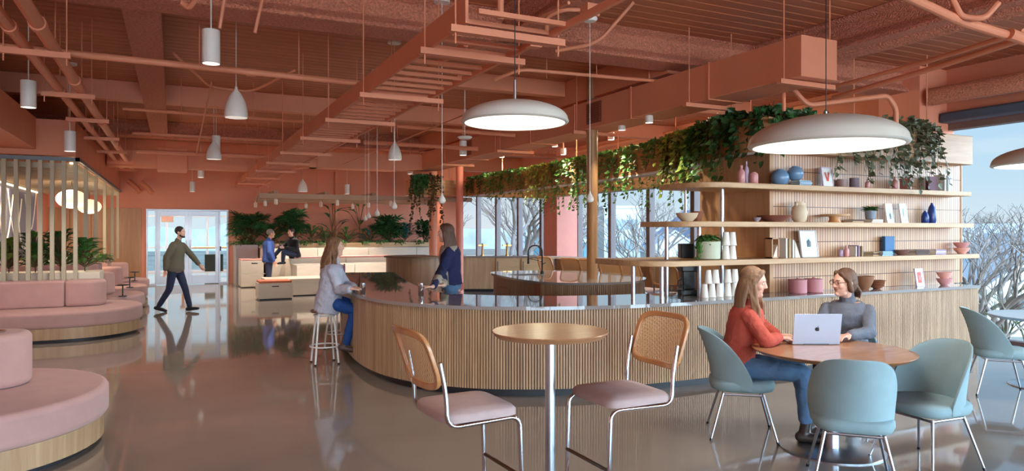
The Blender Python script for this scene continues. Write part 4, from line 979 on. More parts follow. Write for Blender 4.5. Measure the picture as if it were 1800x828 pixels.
def drop(px_, py_, d_, label):
    c = D(px_, py_, d_); t_ = thing('drop_pendant', label, 'pendant lamp', c, group=None)
    mb = MB(); mb.lathe([(0, 0), (.022, .003), (.037, .018), (.04, .036), (.034, .055), (.02, .078), (.01, .098), (.006, .12), (0, .12)], n=24); mb.build('globe', mat('matte_plaster_drop', (226, 218, 208), .5), t_, smooth=60)
    mb = MB(); mb.tube([(0, 0, .11), (0, 0, ZC - c.z)], .0035, 6); mb.build('cord', WPAINT, t_)
    mb = MB(); mb.lathe([(0, ZC - c.z - .03), (.085, ZC - c.z - .03), (.085, ZC - c.z - .005), (.06, ZC - c.z + .01)], n=24); mb.build('canopy', WPAINT, t_)
drop(1037, 356, 7.0, 'white drop pendant over the bar, rightmost, before the timber column'); drop(777, 358, 7.4, 'white drop pendant above the standing woman'); drop(693, 368, 9.0, 'white drop pendant between the two women at the bar'); drop(663, 380, 10.6, 'white drop pendant over the far arm of the bar')
drop(648, 384, 12.0, 'small white drop pendant low before the plants, right of two close ones'); drop(642, 388, 13.2, 'small white drop pendant low before the plants, left of two close ones')
t_ = thing('smoke_detector', 'round white disc detector fixed above the right drop pendant', 'smoke detector', D(1037, 34, 5.9))
mb = MB(); mb.lathe([(0, -.02), (.05, -.018), (.065, 0), (.06, .015), (0, .02)], n=28); mb.build('cap', WPAINT, t_); mb = MB(); mb.box(-.06, .06, -.06, .06, .02, .12); mb.build('mount', SAL, t_)
t_ = thing('wifi_disc', 'round white disc above the slim cylinder lamp', 'smoke detector', D(817, 241, 11.3))
mb = MB(); mb.lathe([(0, -.04), (.09, -.03), (.125, 0), (.1, .015), (0, .02)], n=28); mb.build('cap', WPAINT, t_); mb = MB(); mb.tube([(0, 0, .02), (0, 0, ZC - t_.location.z)], .008, 6); mb.build('hanger', WPAINT, t_)
for k, (px_, py_, d_) in enumerate(((1141, 216, 9.4), (1093, 229, 10.3), (975, 258, 12.8), (882, 277, 14.6), (1074, 246, 11.5), (990, 272, 13.5))):
    c = D(px_, py_, d_); t_ = thing('downlight', 'small white ceiling spotlight above the planter vines, %s from the right' % ['first', 'second', 'fifth', 'sixth', 'third', 'fourth'][k], 'spotlight', c, group='spotlights above the planter')
    mb = MB(); mb.lathe([(.05, 0), (.055, .002), (.055, .12), (0, .12)], n=20); mb.build('housing', WPAINT, t_); mb = MB(); mb.lathe([(0, .006), (.05, .0)], n=20); mb.build('lens', LIT, t_)
    mb = MB(); mb.tube([(0, 0, .12), (0, 0, ZC - c.z)], .012, 8); mb.build('stem', SAL, t_)
    lamp('lamp_light', 'SPOT', (0, 0, -.02), 60, t_, .05, (1, .93, .72), spot=110)

# ------------------------------------------------------------------ lounge nook: slat screen, lanterns, benches
t = thing('slat_screen', 'open screen of vertical champagne metal slats with slatted roof around the lounge nook', 'slat screen', (-2, 13.2, 0))
mb = MB(); mb.box(-3.15, -1.36, 13.10, 13.2, 2.76, 2.82); mb.box(-1.42, -1.36, 13.1, 23.3, 2.76, 2.82); W(mb, 'top_frame', mat('slate_trim', (104, 116, 128), .4), t)
x = -1.42; k = 0
mb = MB(); y = 13.4
while y < 23.2: mb.box(-3.15, -1.42, y, y + .035, 2.66, 2.75); y += .3
W(mb, 'roof_slats', SLATM, t, smooth=0)
while x > -3.15:
    mb = MB(); mb.box(x - .028, x + .028, 13.11, 13.18, .86, 2.76); W(mb, 'slat', SLATM, t, smooth=0); x -= .158
for y in (14.6, 16.4, 18.4, 20.6, 22.6):
    mb = MB(); mb.box(-1.45, -1.39, y - .028, y + .028, .86, 2.76); W(mb, 'slat', SLATM, t, smooth=0)
mb = MB(); mb.box(-1.52, -1.48, 13.3, 23.0, 2.735, 2.757); mb.box(-3.12, -3.08, 13.3, 21.4, 2.6, 2.63); W(mb, 'light_strip', LITW, t, smooth=0)
lamp('strip_light', 'AREA', (-2.9, 17, 2.55), 70, size=2.2, color=(1, .8, .55))
for px_, py_, d_, lb in ((126, 350, 14.2, 'largest round paper lantern behind the slats'), (157, 363, 18.2, 'middle round paper lantern inside the nook'), (178, 372, 20.8, 'farthest round paper lantern inside the nook')):
    c = D(px_, py_, d_); t_ = thing('paper_lantern', lb, 'pendant lamp', c)
    R_ = .28; prof = [(R_ * math.cos(a) if abs(a) < PI / 2 - .01 else .0, .19 * math.sin(a) + .004 * math.sin(a * 22)) for a in [-PI / 2 + PI * k / 24 for k in range(25)]]
    mb = MB(); mb.lathe(prof, n=32); mb.build('globe', glow('lantern_paper', (255, 226, 184), .95), t_, smooth=60)
    mb = MB(); mb.tube([(0, 0, .18), (0, 0, 2.72 - c.z)], .006, 6); mb.build('cord', BLACKM, t_)
    lamp('lamp_light', 'POINT', (0, 0, -.35), 22, t_, .25, (1, .8, .55))

def bench(y0, xe, label_k, x0=-3.1, back=True, backy=None, bx=None):
    """stadium-ended bench: seat pad with a round end, oak base, dark toe kick, backrest"""
    dp = 2.06; r = dp / 2; yc = y0 + r; xc = xe - r
    def outline(ins, x0=x0):
        pts = [(x0, y0 + ins)]
        for k in range(25): a = -PI / 2 + PI * k / 24; pts.append((xc + (r - ins) * math.cos(a), yc + (r - ins) * math.sin(a)))
        pts.append((x0, y0 + dp - ins)); return pts
    t = thing('lounge_bench', label_k, 'bench', (xc, yc, 0))
    mb = MB(); mb.prism(outline(0), .215, .45); W(mb, 'seat_pad', PINKF, t, bevel=.045, seg=5, smooth=40)
    mb = MB(); mb.prism(outline(.035), .05, .214); W(mb, 'base', OAK, t, smooth=30)
    mb = MB(); mb.prism(outline(.10), 0, .05); W(mb, 'toe_kick', TOE, t, smooth=30)
    return t, xc, yc, r
def backrest(t, xe, yf, x0=-3.1, th=.52, h=.86, split=.55):
    """fat upholstered backrest with a rounded end, standing on the seat"""
    r = th / 2; yc = yf + r; xs_ = xe - split
    pts = [(xs_ + .004, yf)]
    for k in range(17): a = -PI / 2 + PI * k / 16; pts.append((xe - r + r * math.cos(a), yc + r * math.sin(a)))
    pts.append((xs_ + .004, yf + th))
    mb = MB(); mb.prism(pts, .452, h); W(mb, 'back_end', PINKF, t, bevel=.05, seg=5, smooth=40)
    mb = MB(); mb.box(x0, xs_ - .004, yf, yf + th, .452, h); W(mb, 'backrest', PINKF, t, bevel=.03, seg=4, smooth=40)
t, xc, yc, r = bench(5.3, -.46, 'pink upholstered bench with oak base nearest the camera at left'); backrest(t, -1.0, 6.3)
t, xc, yc, r = bench(11.98, -.46, 'pink upholstered bench in front of the slat screen, second from camera'); backrest(t, -.98, 12.78)
t, xc, yc, r = bench(14.15, -.5, 'pink bench with rounded end, third from camera'); backrest(t, -1.0, 14.9)
t, xc, yc, r = bench(16.35, -.52, 'pink bench with rounded end, fourth from camera'); backrest(t, -1.0, 17.1)
t, xc, yc, r = bench(18.55, -.54, 'pink bench with rounded end, farthest from camera near the doors'); backrest(t, -1.0, 19.3)
mb = MB(); q = P(-22, 828, .22); 
t, xc, yc, r = bench(2.9, -1.3, 'corner of a pink bench at the bottom left edge', x0=-3.1)
c = V((-1.25, 6.55, .86)); t_ = thing('side_tray', 'small round chrome tray on the nearest pink backrest', 'tray', c); mb = MB(); mb.lathe([(0, 0), (.085, 0), (.09, .012), (.085, .012), (.08, .004), (0, .004)], n=28); mb.build('dish', CHR, t_); mb = MB(); mb.lathe([(.0, .004), (.04, .004), (.0, .02)], n=16); mb.build('knob', STEEL, t_)
for k, (x, y) in enumerate(((-.95, 14.45), (-.95, 16.7), (-.95, 18.85))):
    t_ = thing('side_table', 'small dark round tray table at the %s pink bench' % ['third', 'fourth', 'farthest'][k], 'side table', (x + .12, y, .45))
    mb = MB(); mb.lathe([(0, .2), (.10, .2), (.11, .21), (.10, .22), (0, .22)], n=28); mb.build('table_top', BLACKM, t_); mb = MB(); mb.tube([(0, 0, 0), (0, 0, .2)], .012, 10); mb.build('post', BLACKM, t_); mb = MB(); mb.lathe([(.07, 0), (.07, .01), (0, .012)], n=20); mb.build('foot', BLACKM, t_)
mb = MB(); mb.box(-3.1, -1.1, 13.36, 14.1, .46, .96); o = mb.build('planter_trough', CREAM, bevel=.01); tag(o, 'long low planter trough behind the second pink bench', 'planter')
mb = MB(); mb.box(-3.1, -1.3, 15.46, 16.3, .46, 1.0); o = mb.build('planter_trough', PINKF, bevel=.02); tag(o, 'planter trough behind the third pink bench', 'planter')
mb = MB(); mb.box(-3.1, -1.3, 17.66, 18.5, .46, 1.0); o = mb.build('planter_trough', PINKF, bevel=.02); tag(o, 'planter trough behind the fourth pink bench', 'planter')

# ------------------------------------------------------------------ stepped seating
STEPM = mat('pale_birch_ply', (208, 194, 176), .5, var=.05, vscale=2, stretch=(1, 1, 5)); ORC = mat('orange_cushion', (196, 112, 80), .85, bump=.2, bscale=200); PKC = mat('pink_cushion', (214, 152, 142), .85, bump=.2, bscale=200)
t = thing('stepped_seating', 'pale plywood tiered seating steps below the long plant trough', 'tiered seating', (5, 20, 0))
for k, (x0, x1, y0, y1, z) in enumerate([(2.05, 6.85, 18.0, 19.1, .44), (2.95, 8.3, 19.1, 20.2, .72), (2.95, 8.3, 20.2, 21.3, .86), (2.35, 8.3, 21.3, 22.3, 1.12)]):
    mb = MB(); x = x0
    while x < x1 - .05:
        w_ = min(1.55, x1 - x)
        mb.box(x, x + w_ - .012, y0, y1, .03, z); x += w_
    W(mb, 'tier', STEPM, t, bevel=.006)
mb = MB(); mb.box(2.1, 6.8, 18.06, 22.2, 0, .03); W(mb, 'toe_kick', TOE, t)
mb = MB(); mb.box(4.2, 5.9, 20.25, 20.9, .86, .91); W(mb, 'cushion', PKC, t, bevel=.015)
mb = MB(); mb.box(3.05, 4.1, 20.25, 20.8, .86, .90); W(mb, 'cushion', PKC, t, bevel=.015)
t = thing('storage_bench', 'plywood box bench with orange tray top at the front left of the steps', 'storage box', (1.55, 18.2, 0))
a = P(450, 524, 0)
mb = MB(); mb.box(1.80, 2.5, 17.9, 18.0 - .012, .03, .42); t.location = (1.8, 17.3, 0)
mb = MB(); mb.box(0, .78, 0, .68, .03, .40); mb.build('box_body', STEPM, t, bevel=.006); mb = MB(); mb.box(.03, .76, .02, .6, 0, .03); mb.build('toe_kick', TOE, t)
mb = MB(); mb.box(.02, .76, .02, .66, .40, .45); mb.build('tray_cushion', ORC, t, bevel=.012); mb = MB(); mb.box(.30, .46, -.004, .0, .31, .335); mb.build('hand_slot', BLACKM, t)
t = thing('storage_box_stack', 'two stacked plywood boxes with a pink cushion beside the glass doors', 'storage box', (1.74, 21.3, 0))
mb = MB(); mb.box(.0, .75, 0, .9, .03, .40); mb.build('lower_box', STEPM, t, bevel=.006); mb = MB(); mb.box(0, .75, 0, .9, .405, .78); mb.build('upper_box', STEPM, t, bevel=.006)
mb = MB(); mb.box(.0, .75, 0, .9, .785, .82); mb.build('cushion', PKC, t, bevel=.01); mb = MB(); mb.box(.28, .45, -.004, 0, .69, .715); mb.build('hand_slot', BLACKM, t)
mb = MB(); mb.box(.02, .7, .04, .85, 0, .03); mb.build('toe_kick', TOE, t)
mb = MB(); mb.box(1.68, 2.3, 22.25, 23.4, 0, 1.22); o = mb.build('planter_end', mat('grey_ply', (168, 160, 158), .6), bevel=.006); tag(o, 'grey boxed end of the plant trough near the doors', 'planter')
t = thing('plant_trough', 'long oak plant trough topping the seating steps under salmon wall', 'planter', (5, 22.8, 0))
mb = MB(); mb.box(2.35, 8.3, 22.32, 23.4, 0, 1.2); W(mb, 'trough_body', CREAM, t, bevel=.006); mb = MB(); mb.box(2.33, 8.3, 22.3, 22.36, 1.12, 1.26); W(mb, 'rim', OAKH, t, bevel=.004)
mb = MB(); mb.box(2.4, 8.25, 22.37, 23.35, 1.2, 1.215); W(mb, 'soil', SOIL, t)
mb = MB(); mb.tube([(4.85, 23.3, 0), (4.85, 23.3, 3.6)], .05, 14); o = mb.build('drain_pipe', SAL); tag(o, 'salmon vertical pipe on the far wall among the plants', 'pipe')

# ------------------------------------------------------------------ tables and chairs
def round_table(px_, py_, z, R_, label, disc=.37, rp=.05, name='round_table', d_=None):
    c = P(px_, py_, z) if d_ is None else G(px_, z, d_)
    t = thing(name, label, 'table', (c.x, c.y, 0))
    mb = MB(); mb.lathe([(0, z - .032), (R_ * .93, z - .032), (R_ * .985, z - .012), (R_, z - .004), (R_ - .003, z), (0, z)], n=80); mb.build('tabletop', TABW, t, smooth=30)
    mb = MB(); mb.lathe([(rp, .015), (rp, z - .05), (rp * 2.2, z - .045), (rp * 2.2, z - .033)], n=28); mb.build('pedestal', STEEL, t, smooth=30)
    mb = MB(); mb.lathe([(0, 0), (disc, 0), (disc, .008), (disc * .97, .014), (0, .018)], n=64); mb.build('base_plate', STEEL, t, smooth=30)
    return t
TBL = round_table(1462, 614, .75, .57, 'round oak pedestal table with the open laptop on it')
HT = round_table(967, 581, 1.05, .345, 'high round oak bar table on a slim steel post', .28, .03, 'bar_table')
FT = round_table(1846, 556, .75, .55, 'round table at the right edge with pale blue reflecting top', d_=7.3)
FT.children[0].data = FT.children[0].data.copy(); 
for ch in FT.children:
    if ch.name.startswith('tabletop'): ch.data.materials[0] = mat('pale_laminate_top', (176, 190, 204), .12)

CANE = bpy.data.materials.new('woven_cane'); CANE.use_nodes = True
_t = CANE.node_tree; _b = _t.nodes['Principled BSDF']; _b.inputs['Base Color'].default_value = lin((232, 190, 138)) + (1,); _b.inputs['Roughness'].default_value = .5
_c = _t.nodes.new('ShaderNodeTexCoord'); _s = _t.nodes.new('ShaderNodeSeparateXYZ'); _t.links.new(_c.outputs['Object'], _s.inputs[0])
def _wav(sock, sc2, ph=0):
    a = _t.nodes.new('ShaderNodeMath'); a.operation = 'MULTIPLY'; a.inputs[1].default_value = sc2; _t.links.new(sock, a.inputs[0])
    b = _t.nodes.new('ShaderNodeMath'); b.operation = 'SINE'; _t.links.new(a.outputs[0], b.inputs[0]); return b.outputs[0]
_m = _t.nodes.new('ShaderNodeMath'); _m.operation = 'MULTIPLY'; _t.links.new(_wav(_s.outputs['X'], 420), _m.inputs[0]); _t.links.new(_wav(_s.outputs['Z'], 420), _m.inputs[1])
_g = _t.nodes.new('ShaderNodeMath'); _g.operation = 'LESS_THAN'; _g.inputs[1].default_value = .30; _t.links.new(_m.outputs[0], _g.inputs[0]); _t.links.new(_g.outputs[0], _b.inputs['Alpha'])

def cane_chair(label, loc, rz, seat_h=.68, group=None, name='cane_bar_chair'):
    """cantilever tube chair facing local -Y... seat front at +Y"""
    t = thing(name, label, 'chair', loc, rz, group)
    hw = .225; r = .0125; sh = seat_h - .055
    def bendpts(pts, rad=.07):
        pts = [V(p) for p in pts]; q = [pts[0]]
        for i in range(1, len(pts) - 1):
            a, b, c = pts[i - 1], pts[i], pts[i + 1]; ra = min(rad, (a - b).length / 2.1, (c - b).length / 2.1); p0 = b + (a - b).normalized() * ra; p1 = b + (c - b).normalized() * ra
            for k in range(7): s_ = k / 6; q.append(p0 * (1 - s_) ** 2 + b * 2 * s_ * (1 - s_) + p1 * s_ * s_)
        q.append(pts[-1]); return q
    # one continuous tube: back left, seat, front leg, floor, across, and up the other side
    P0 = [(-hw, -.24, sh + .34), (-hw, -.205, sh + .16), (-hw, -.20, sh), (-hw, .23, sh + .01), (-hw, .25, .013), (-hw, -.22, .013), (hw, -.22, .013), (hw, .25, .013), (hw, .23, sh + .01), (hw, -.20, sh), (hw, -.205, sh + .16), (hw, -.24, sh + .34)]
    mb = MB(); mb.tube(bendpts(P0), r, 12); mb.build('tube_frame', CHR, t, smooth=60)
    if seat_h > .6:
        mb = MB(); mb.tube([(-hw, .245, .30), (hw, .245, .30)], .011, 10); mb.build('footrest', mat('bronze_tube', (120, 104, 92), .3, metal=1), t)
    # seat pad
    rings = []
    for (u, z) in ((.0, 0), (1, .006), (1.0, .035), (.93, .052), (.5, .06)):
        ring = []
        for k in range(40):
            a = 2 * PI * k / 40; ca, sa = math.cos(a), math.sin(a)
            e = .32; x = math.copysign(abs(ca) ** e, ca) * .235 * u * (1 + .0 * sa); y = math.copysign(abs(sa) ** e, sa) * .225 * u + .01
            ring.append(V((x, y, sh + .012 + z)))
        rings.append(ring)
    mb = MB(); mb.loft(rings); mb.build('seat', SEATF, t, smooth=60, bevel=0)
    # bent backrest frame, slightly curved
    def cur(x, v): return V((x, -.225 - .045 * (1 - (x / .235) ** 2) - .10 * v, sh + .20 + .29 * v))
    loop = []
    for k in range(48):
        a = 2 * PI * k / 48; ca, sa = math.cos(a), math.sin(a); e = .42
        loop.append(cur(math.copysign(abs(ca) ** e, ca) * .225, .5 + .5 * math.copysign(abs(sa) ** e, sa)))
    rings = []; n = len(loop)
    for i in range(n):
        tt = (loop[(i + 1) % n] - loop[i - 1]).normalized(); nb = V((0, 1, 0)); s_ = tt.cross(nb).normalized()
        rings.append([loop[i] + s_ * a + nb * b for a, b in ((-.017, -.012), (.017, -.012), (.017, .012), (-.017, .012))])
    mb = MB(); rings.append(rings[0]); mb.loft(rings, caps=False); mb.build('back_frame', BEECH, t, bevel=.006, smooth=40)
    mb = MB(); vs = []; fs = []; N = 14
    for j in range(N + 1):
        for i in range(N + 1): vs.append(cur((-1 + 2 * i / N) * .205, .07 + .86 * j / N))
    for j in range(N):
        for i in range(N): a = j * (N + 1) + i; fs.append((a, a + 1, a + N + 2, a + N + 1))
    mb.add(vs, fs); mb.build('cane_panel', CANE, t, smooth=60)
    return t
c = G(815, 0, 3.86); hd = V((CR * .87 + CF * .49)); CH1 = cane_chair('cane backed bar chair with mauve seat left of the high table', (c.x, c.y, 0), math.atan2(hd.y, hd.x) - PI / 2)
c = G(1092, 0, 4.18); hd = V((-CR * .85 - CF * .42)); CH2 = dup(CH1, loc=(c.x, c.y, 0), rz=math.atan2(hd.y, hd.x) - PI / 2, label='cane backed bar chair with mauve seat right of the high table')
for k, (px_, d_) in enumerate(((978, 14.2), (1019, 13.4), (1054, 12.9), (1090, 12.2), (1130, 11.5), (1185, 10.6))):
    c = G(px_, 0, d_); hd = V((.97, .25, 0))
    dup(CH1, loc=(c.x, c.y, 0), rz=math.atan2(hd.y, hd.x) - PI / 2 + (.1 if k % 2 else -.1), label='cane chair at the window counter, %s from the left' % ['first', 'second', 'third', 'fourth', 'fifth', 'sixth'][k], group='cane chairs at the window counter')

# blue shell chairs
def blue_chair(label, loc, rz, name='shell_chair'):
    """front toward local +Y"""
    t = thing(name, label, 'chair', loc, rz)
    sh = .46
    # seat pad
    def sq(a, e): ca, sa = math.cos(a), math.sin(a); return math.copysign(abs(ca) ** e, ca), math.copysign(abs(sa) ** e, sa)
    rings = []
    for u, z in ((.80, -.088), (.95, -.075), (1, -.045), (1, -.02), (.95, -.002), (.7, .004), (.3, .0)):
        ring = []
        for k in range(40):
            x, y = sq(2 * PI * k / 40, .62); ring.append(V((x * .245 * u, y * .25 * u + .02, sh + z)))
        rings.append(ring)
    mb = MB(); mb.loft(rings); mb.build('seat', BLUEF, t, smooth=60)
    # wrap-around back: shell from arm to arm, tall in the middle
    N, K = 36, 12; out = []; inn = []
    for i in range(N + 1):
        a = -PI * .56 + 2 * PI * .56 * i / N      # 0 = straight back
        h = .40 * max(0, 1 - (abs(a) / (PI * .56)) ** 3.0)
        ro, ri = [], []
        for j in range(K + 1):
            v = j / K; z = sh - .07 + (h + .07) * v
            lean = .10 * v * v * (math.cos(a) * .6 + .4); wd = .245 + .02 * v
            if v > .8: wd -= .0
            x = math.sin(a) * wd; y = -math.cos(a) * (wd + lean) + .035
            th = .035 * (1 - .45 * v)
            ro.append(V((x, y, z))); ri.append(V((x * (1 - th / wd), y + math.cos(a) * th, z)))
        rings_ = ro + ri[::-1]; out.append(rings_)
    mb = MB(); mb.loft(out, caps=True); mb.build('backrest', BLUEF, t, smooth=60, bevel=0, subsurf=1)
    for sx_ in (-1, 1):
        for sy_ in (-1, 1):
            mb = MB(); a = V((sx_ * .17, .02 + sy_ * .15, sh - .10)); b = V((sx_ * .25, .02 + sy_ * .25, 0)); mb.tube([b, a], [.0075, .011], 10); l_ = mb.build('leg', STEEL, t, smooth=60)
            mb = MB(); mb.tube([b, b + (a - b).normalized() * .02], .010, 8); mb.build('foot_cap', BLACKP, l_)
    mb = MB(); mb.tube([(-.17, .17, sh - .11), (.17, .17, sh - .11), (.17, -.13, sh - .11), (-.17, -.13, sh - .11), (-.17, .17, sh - .11)], .009, 8); mb.build('under_frame', STEEL, t)
    return t
def face(v): return math.atan2(v.y, v.x) - PI / 2
cA = G(1298, 0, 5.62); BC1 = blue_chair('blue shell chair the woman in the red sweater sits on', (cA.x, cA.y, 0), face(CR * .97 - CF * .22))
cB = G(1497, 0, 4.5); dup(BC1, loc=(cB.x, cB.y, 0), rz=face(CR * .36 + CF), label='blue shell chair seen from behind in front of the laptop')
cC = G(1630, 0, 4.9); dup(BC1, loc=(cC.x, cC.y, 0), rz=face(-CR * .93 - CF * .36), label='blue shell chair on the right of the laptop table, empty')
cD = G(1752, 0, 7.05); dup(BC1, loc=(cD.x, cD.y, 0), rz=face(CR * .93 - CF * .36), label='blue shell chair at the right edge near the window')
cE = G(1488, 0, 6.05); dup(BC1, loc=(cE.x, cE.y, 0), rz=face(-CR * .25 - CF), label='blue shell chair under the woman with glasses')

# stools at the bar
def stool(label, loc, name='bar_stool'):
    t = thing(name, label, 'stool', loc)
    mb = MB(); mb.lathe([(0, .635), (.165, .635), (.175, .645), (.175, .66), (.165, .668), (0, .665)], n=36); mb.build('seat', wood('dark_seat_wood', (96, 70, 60), (124, 94, 80)), t)
    for k in range(4):
        a = PI / 4 + k * PI / 2; b = V((.2 * math.cos(a), .2 * math.sin(a), 0)); tt = V((.125 * math.cos(a), .125 * math.sin(a), .635))
        mb = MB(); mb.tube([b, tt], .0125, 10); l_ = mb.build('leg', WPAINT, t); mb = MB(); mb.tube([b, b.lerp(tt, .03)], .015, 8); mb.build('foot_cap', BLACKP, l_)
    for z, rr in ((.22, .178), (.60, .13)):
        mb = MB(); mb.tube([(rr * math.cos(a), rr * math.sin(a), z) for a in [2 * PI * k / 32 for k in range(33)]], .009, 8, caps=False); mb.build('foot_ring' if z < .5 else 'upper_ring', WPAINT, t)
    return t
c = G(571, 0, 8.6); S1 = stool('white metal stool under the woman in the pale jacket', (c.x, c.y, 0))
c = G(596, 0, 9.7); dup(S1, loc=(c.x, c.y, 0), rz=.4, label='white metal stool behind the seated woman, empty')

# laptop
c = P(1434, 606, .75); t = thing('laptop', 'open silver laptop on the round oak table', 'laptop', (c.x, c.y, .75), -YAW)
ALU = mat('laptop_aluminium', (184, 196, 216), .35, metal=.15)
mb = MB(); mb.box(-.185, .185, .0, .245, .002, .016); mb.build('base', ALU, t, bevel=.004)
mb = MB(); mb.box(-.16, .16, .03, .13, .0162, .0175); mb.build('keyboard', BLACKP, t)
R_ = Matrix.Rotation(math.radians(-10), 4, 'X')
mb = MB(); mb.box(-.185, .185, -.004, .002, 0.005, .25, Matrix.Rotation(math.radians(10), 4, 'X')); mb.build('lid', ALU, t, bevel=.003)
mb = MB(); mb.box(-.178, .178, .0022, .003, .015, .243, Matrix.Rotation(math.radians(10), 4, 'X')); mb.build('screen', mat('screen_dark', (60, 74, 90), .15), t)
mb = MB(); mb.box(-.1, .1, -.008, .0, .0, .008); mb.build('hinge', BLACKP, t)
# dark fruit emblem on the lid
ap = []
for k in range(44):
    a = 2 * PI * k / 44; r_ = .0175 * (1 + .06 * math.cos(2 * a)); x = r_ * math.cos(a) * .98; z = r_ * math.sin(a) * 1.02
    if abs(a - PI / 2) < .5: z -= .003 * (1 - abs(a - PI / 2) / .5)
    if abs(a - 3 * PI / 2) < .35: z += .0022 * (1 - abs(a - 3 * PI / 2) / .35)
    bx_, bz_ = .0215, .003; dd = math.hypot(x - bx_, z - bz_)
    if dd < .0095: f_ = .0095 / max(dd, 1e-4); x = bx_ + (x - bx_) * f_; z = bz_ + (z - bz_) * f_
    ap.append((x, z))
Rl = Matrix.Rotation(math.radians(10), 4, 'X')
vs = [Rl @ V((x, -.0046, .128 + z)) for x, z in ap]; vs2 = [v_ + V((0, .001, 0)) for v_ in vs]; n = len(vs)
mb = MB(); mb.add(vs + vs2, [tuple(range(n)), tuple(reversed(range(n, 2 * n)))] + [(i, (i + 1) % n, n + (i + 1) % n, n + i) for i in range(n)])
lf = [Rl @ V((x, -.0046, .128 + z)) for x, z in ((.0, .019), (.002, .024), (.007, .028), (.0075, .0235), (.004, .0195))]; lf2 = [v_ + V((0, .001, 0)) for v_ in lf]; n = 5
mb.add(lf + lf2, [tuple(range(n)), tuple(reversed(range(n, 2 * n)))] + [(i, (i + 1) % n, n + (i + 1) % n, n + i) for i in range(n)]); mb.build('lid_emblem', mat('emblem_dark', (38, 42, 52), .3), t, smooth=0)
LAPC = c
# ------------------------------------------------------------------ plants
def leaf(mb, base, d_, up, L, wd, droop=.3, fold=.15):
    d_ = V(d_).normalized(); up = V(up); s_ = d_.cross(up)
    if s_.length < 1e-3: s_ = V((1, 0, 0))
    s_.normalize(); u = s_.cross(d_).normalized()
    st = [(0, .08), (.3, 1), (.65, .8), (1, 0)]; vs = []
    for (f, w_) in st:
        p = base + d_ * (L * f) - V((0, 0, 1)) * (droop * L * f * f); vs += [p - s_ * wd * .5 * w_ + u * fold * wd * w_, p, p + s_ * wd * .5 * w_ + u * fold * wd * w_]
    fs = []
    for i in range(3): fs += [(3 * i, 3 * i + 1, 3 * i + 4, 3 * i + 3), (3 * i + 1, 3 * i + 2, 3 * i + 5, 3 * i + 4)]
    mb.add(vs, fs)
def heart(mb, base, d_, nrm, L, R=random):
    """small pothos leaf: two folded halves"""
    d_ = V(d_).normalized(); s_ = d_.cross(V(nrm))
    if s_.length < 1e-3: s_ = V((1, 0, 0))
    s_.normalize(); u = s_.cross(d_)
    vs = [base, base + d_ * L * .25 + s_ * L * .42 + u * L * .12, base + d_ * L * .62 + s_ * L * .3 + u * L * .06, base + d_ * L, base + d_ * L * .62 - s_ * L * .3 + u * L * .06, base + d_ * L * .25 - s_ * L * .42 + u * L * .12, base + d_ * L * .45]
    mb.add(vs, [(0, 1, 2, 6), (6, 2, 3), (6, 3, 4), (0, 6, 4, 5)])
def trailing(label, p0, p1, outn, n, hang, m, up=.14, L=.075, zt=None, dens=.045, group='trailing vines on the ceiling planter', spread=.1):
    """vines rooted between p0 and p1 on top of the box, spilling over its outer face (outn)"""
    p0, p1, outn = V(p0), V(p1), V(outn).normalized(); rnd = random.Random(hash(label) % 9999 if False else len(label) * 37 + int(p0.x * 100))
    c = (p0 + p1) / 2; t = thing('trailing_plant', label, 'plant', c, group=None)
    lv = MB(); st = MB()
    for k in range(n):
        b = p0.lerp(p1, rnd.random()) - outn * rnd.uniform(.05, .28)
        reach = (outn * ((p0 - b).dot(outn) + rnd.uniform(.02, spread)))
        top = b + UP * rnd.uniform(.03, up); over = b + reach + UP * rnd.uniform(0, .05)
        ln = hang * rnd.uniform(.15, 1) ** 1.3
        pts = [b, top]; q = over.copy(); pts.append(q.copy()); s_ = 0
        drift = V((rnd.uniform(-.2, .2), rnd.uniform(-.2, .2), 0))
        while s_ < ln:
            q = q + V((drift.x * .05 + rnd.uniform(-.012, .012), drift.y * .05 + rnd.uniform(-.012, .012), -.05)); pts.append(q.copy()); s_ += .05
        st.tube(pts, .003, 4)
        acc = 0
        for i in range(len(pts) - 1):
            seg_ = (pts[i + 1] - pts[i]).length; m_ = max(1, int(seg_ / dens))
            for j in range(m_):
                pp = pts[i].lerp(pts[i + 1], (j + rnd.random()) / m_); a = rnd.uniform(0, 2 * PI)
                o_ = V((math.cos(a), math.sin(a), 0)) * .6 + outn * .7; d2 = (o_ + UP * (rnd.uniform(-1.1, .1) if i > 1 else rnd.uniform(-.2, .8))).normalized()
                heart(lv, pp, d2, (outn + UP * .6 + V((rnd.uniform(-.5, .5),) * 3)), L * rnd.uniform(.6, 1.25))
    st.build('stems', STEMM, t, loc=tuple(-c), smooth=60); lv.build('foliage', m, t, loc=tuple(-c), smooth=0)
    return t
LM1 = mat('vine_green', (78, 124, 56), .4, var=.35, vscale=7); LM2 = mat('vine_dark', (50, 92, 48), .4, var=.35, vscale=7); LM3 = mat('vine_lime', (140, 158, 68), .4, var=.35, vscale=7); LM4 = mat('vine_olive', (98, 104, 76), .45, var=.4, vscale=8)
zt = 2.97
# along the front over the shelves
trailing('dark trailing vine at the corner of the planter left of the right disc lamp', (6.2, 5.93, zt), (6.95, 5.93, zt), (0, -1, 0), 30, .45, LM2, up=.16, L=.09, dens=.06)
trailing('olive trailing vine over the top shelf under the right disc lamp', (7.2, 5.93, zt), (8.4, 5.93, zt), (0, -1, 0), 34, .75, LM4, L=.08, dens=.07)
trailing('olive trailing vine spilling beside the right disc lamp near the window column', (8.3, 5.93, zt), (9.3, 5.93, zt), (0, -1, 0), 40, .85, LM4, up=.2, L=.08, dens=.07)
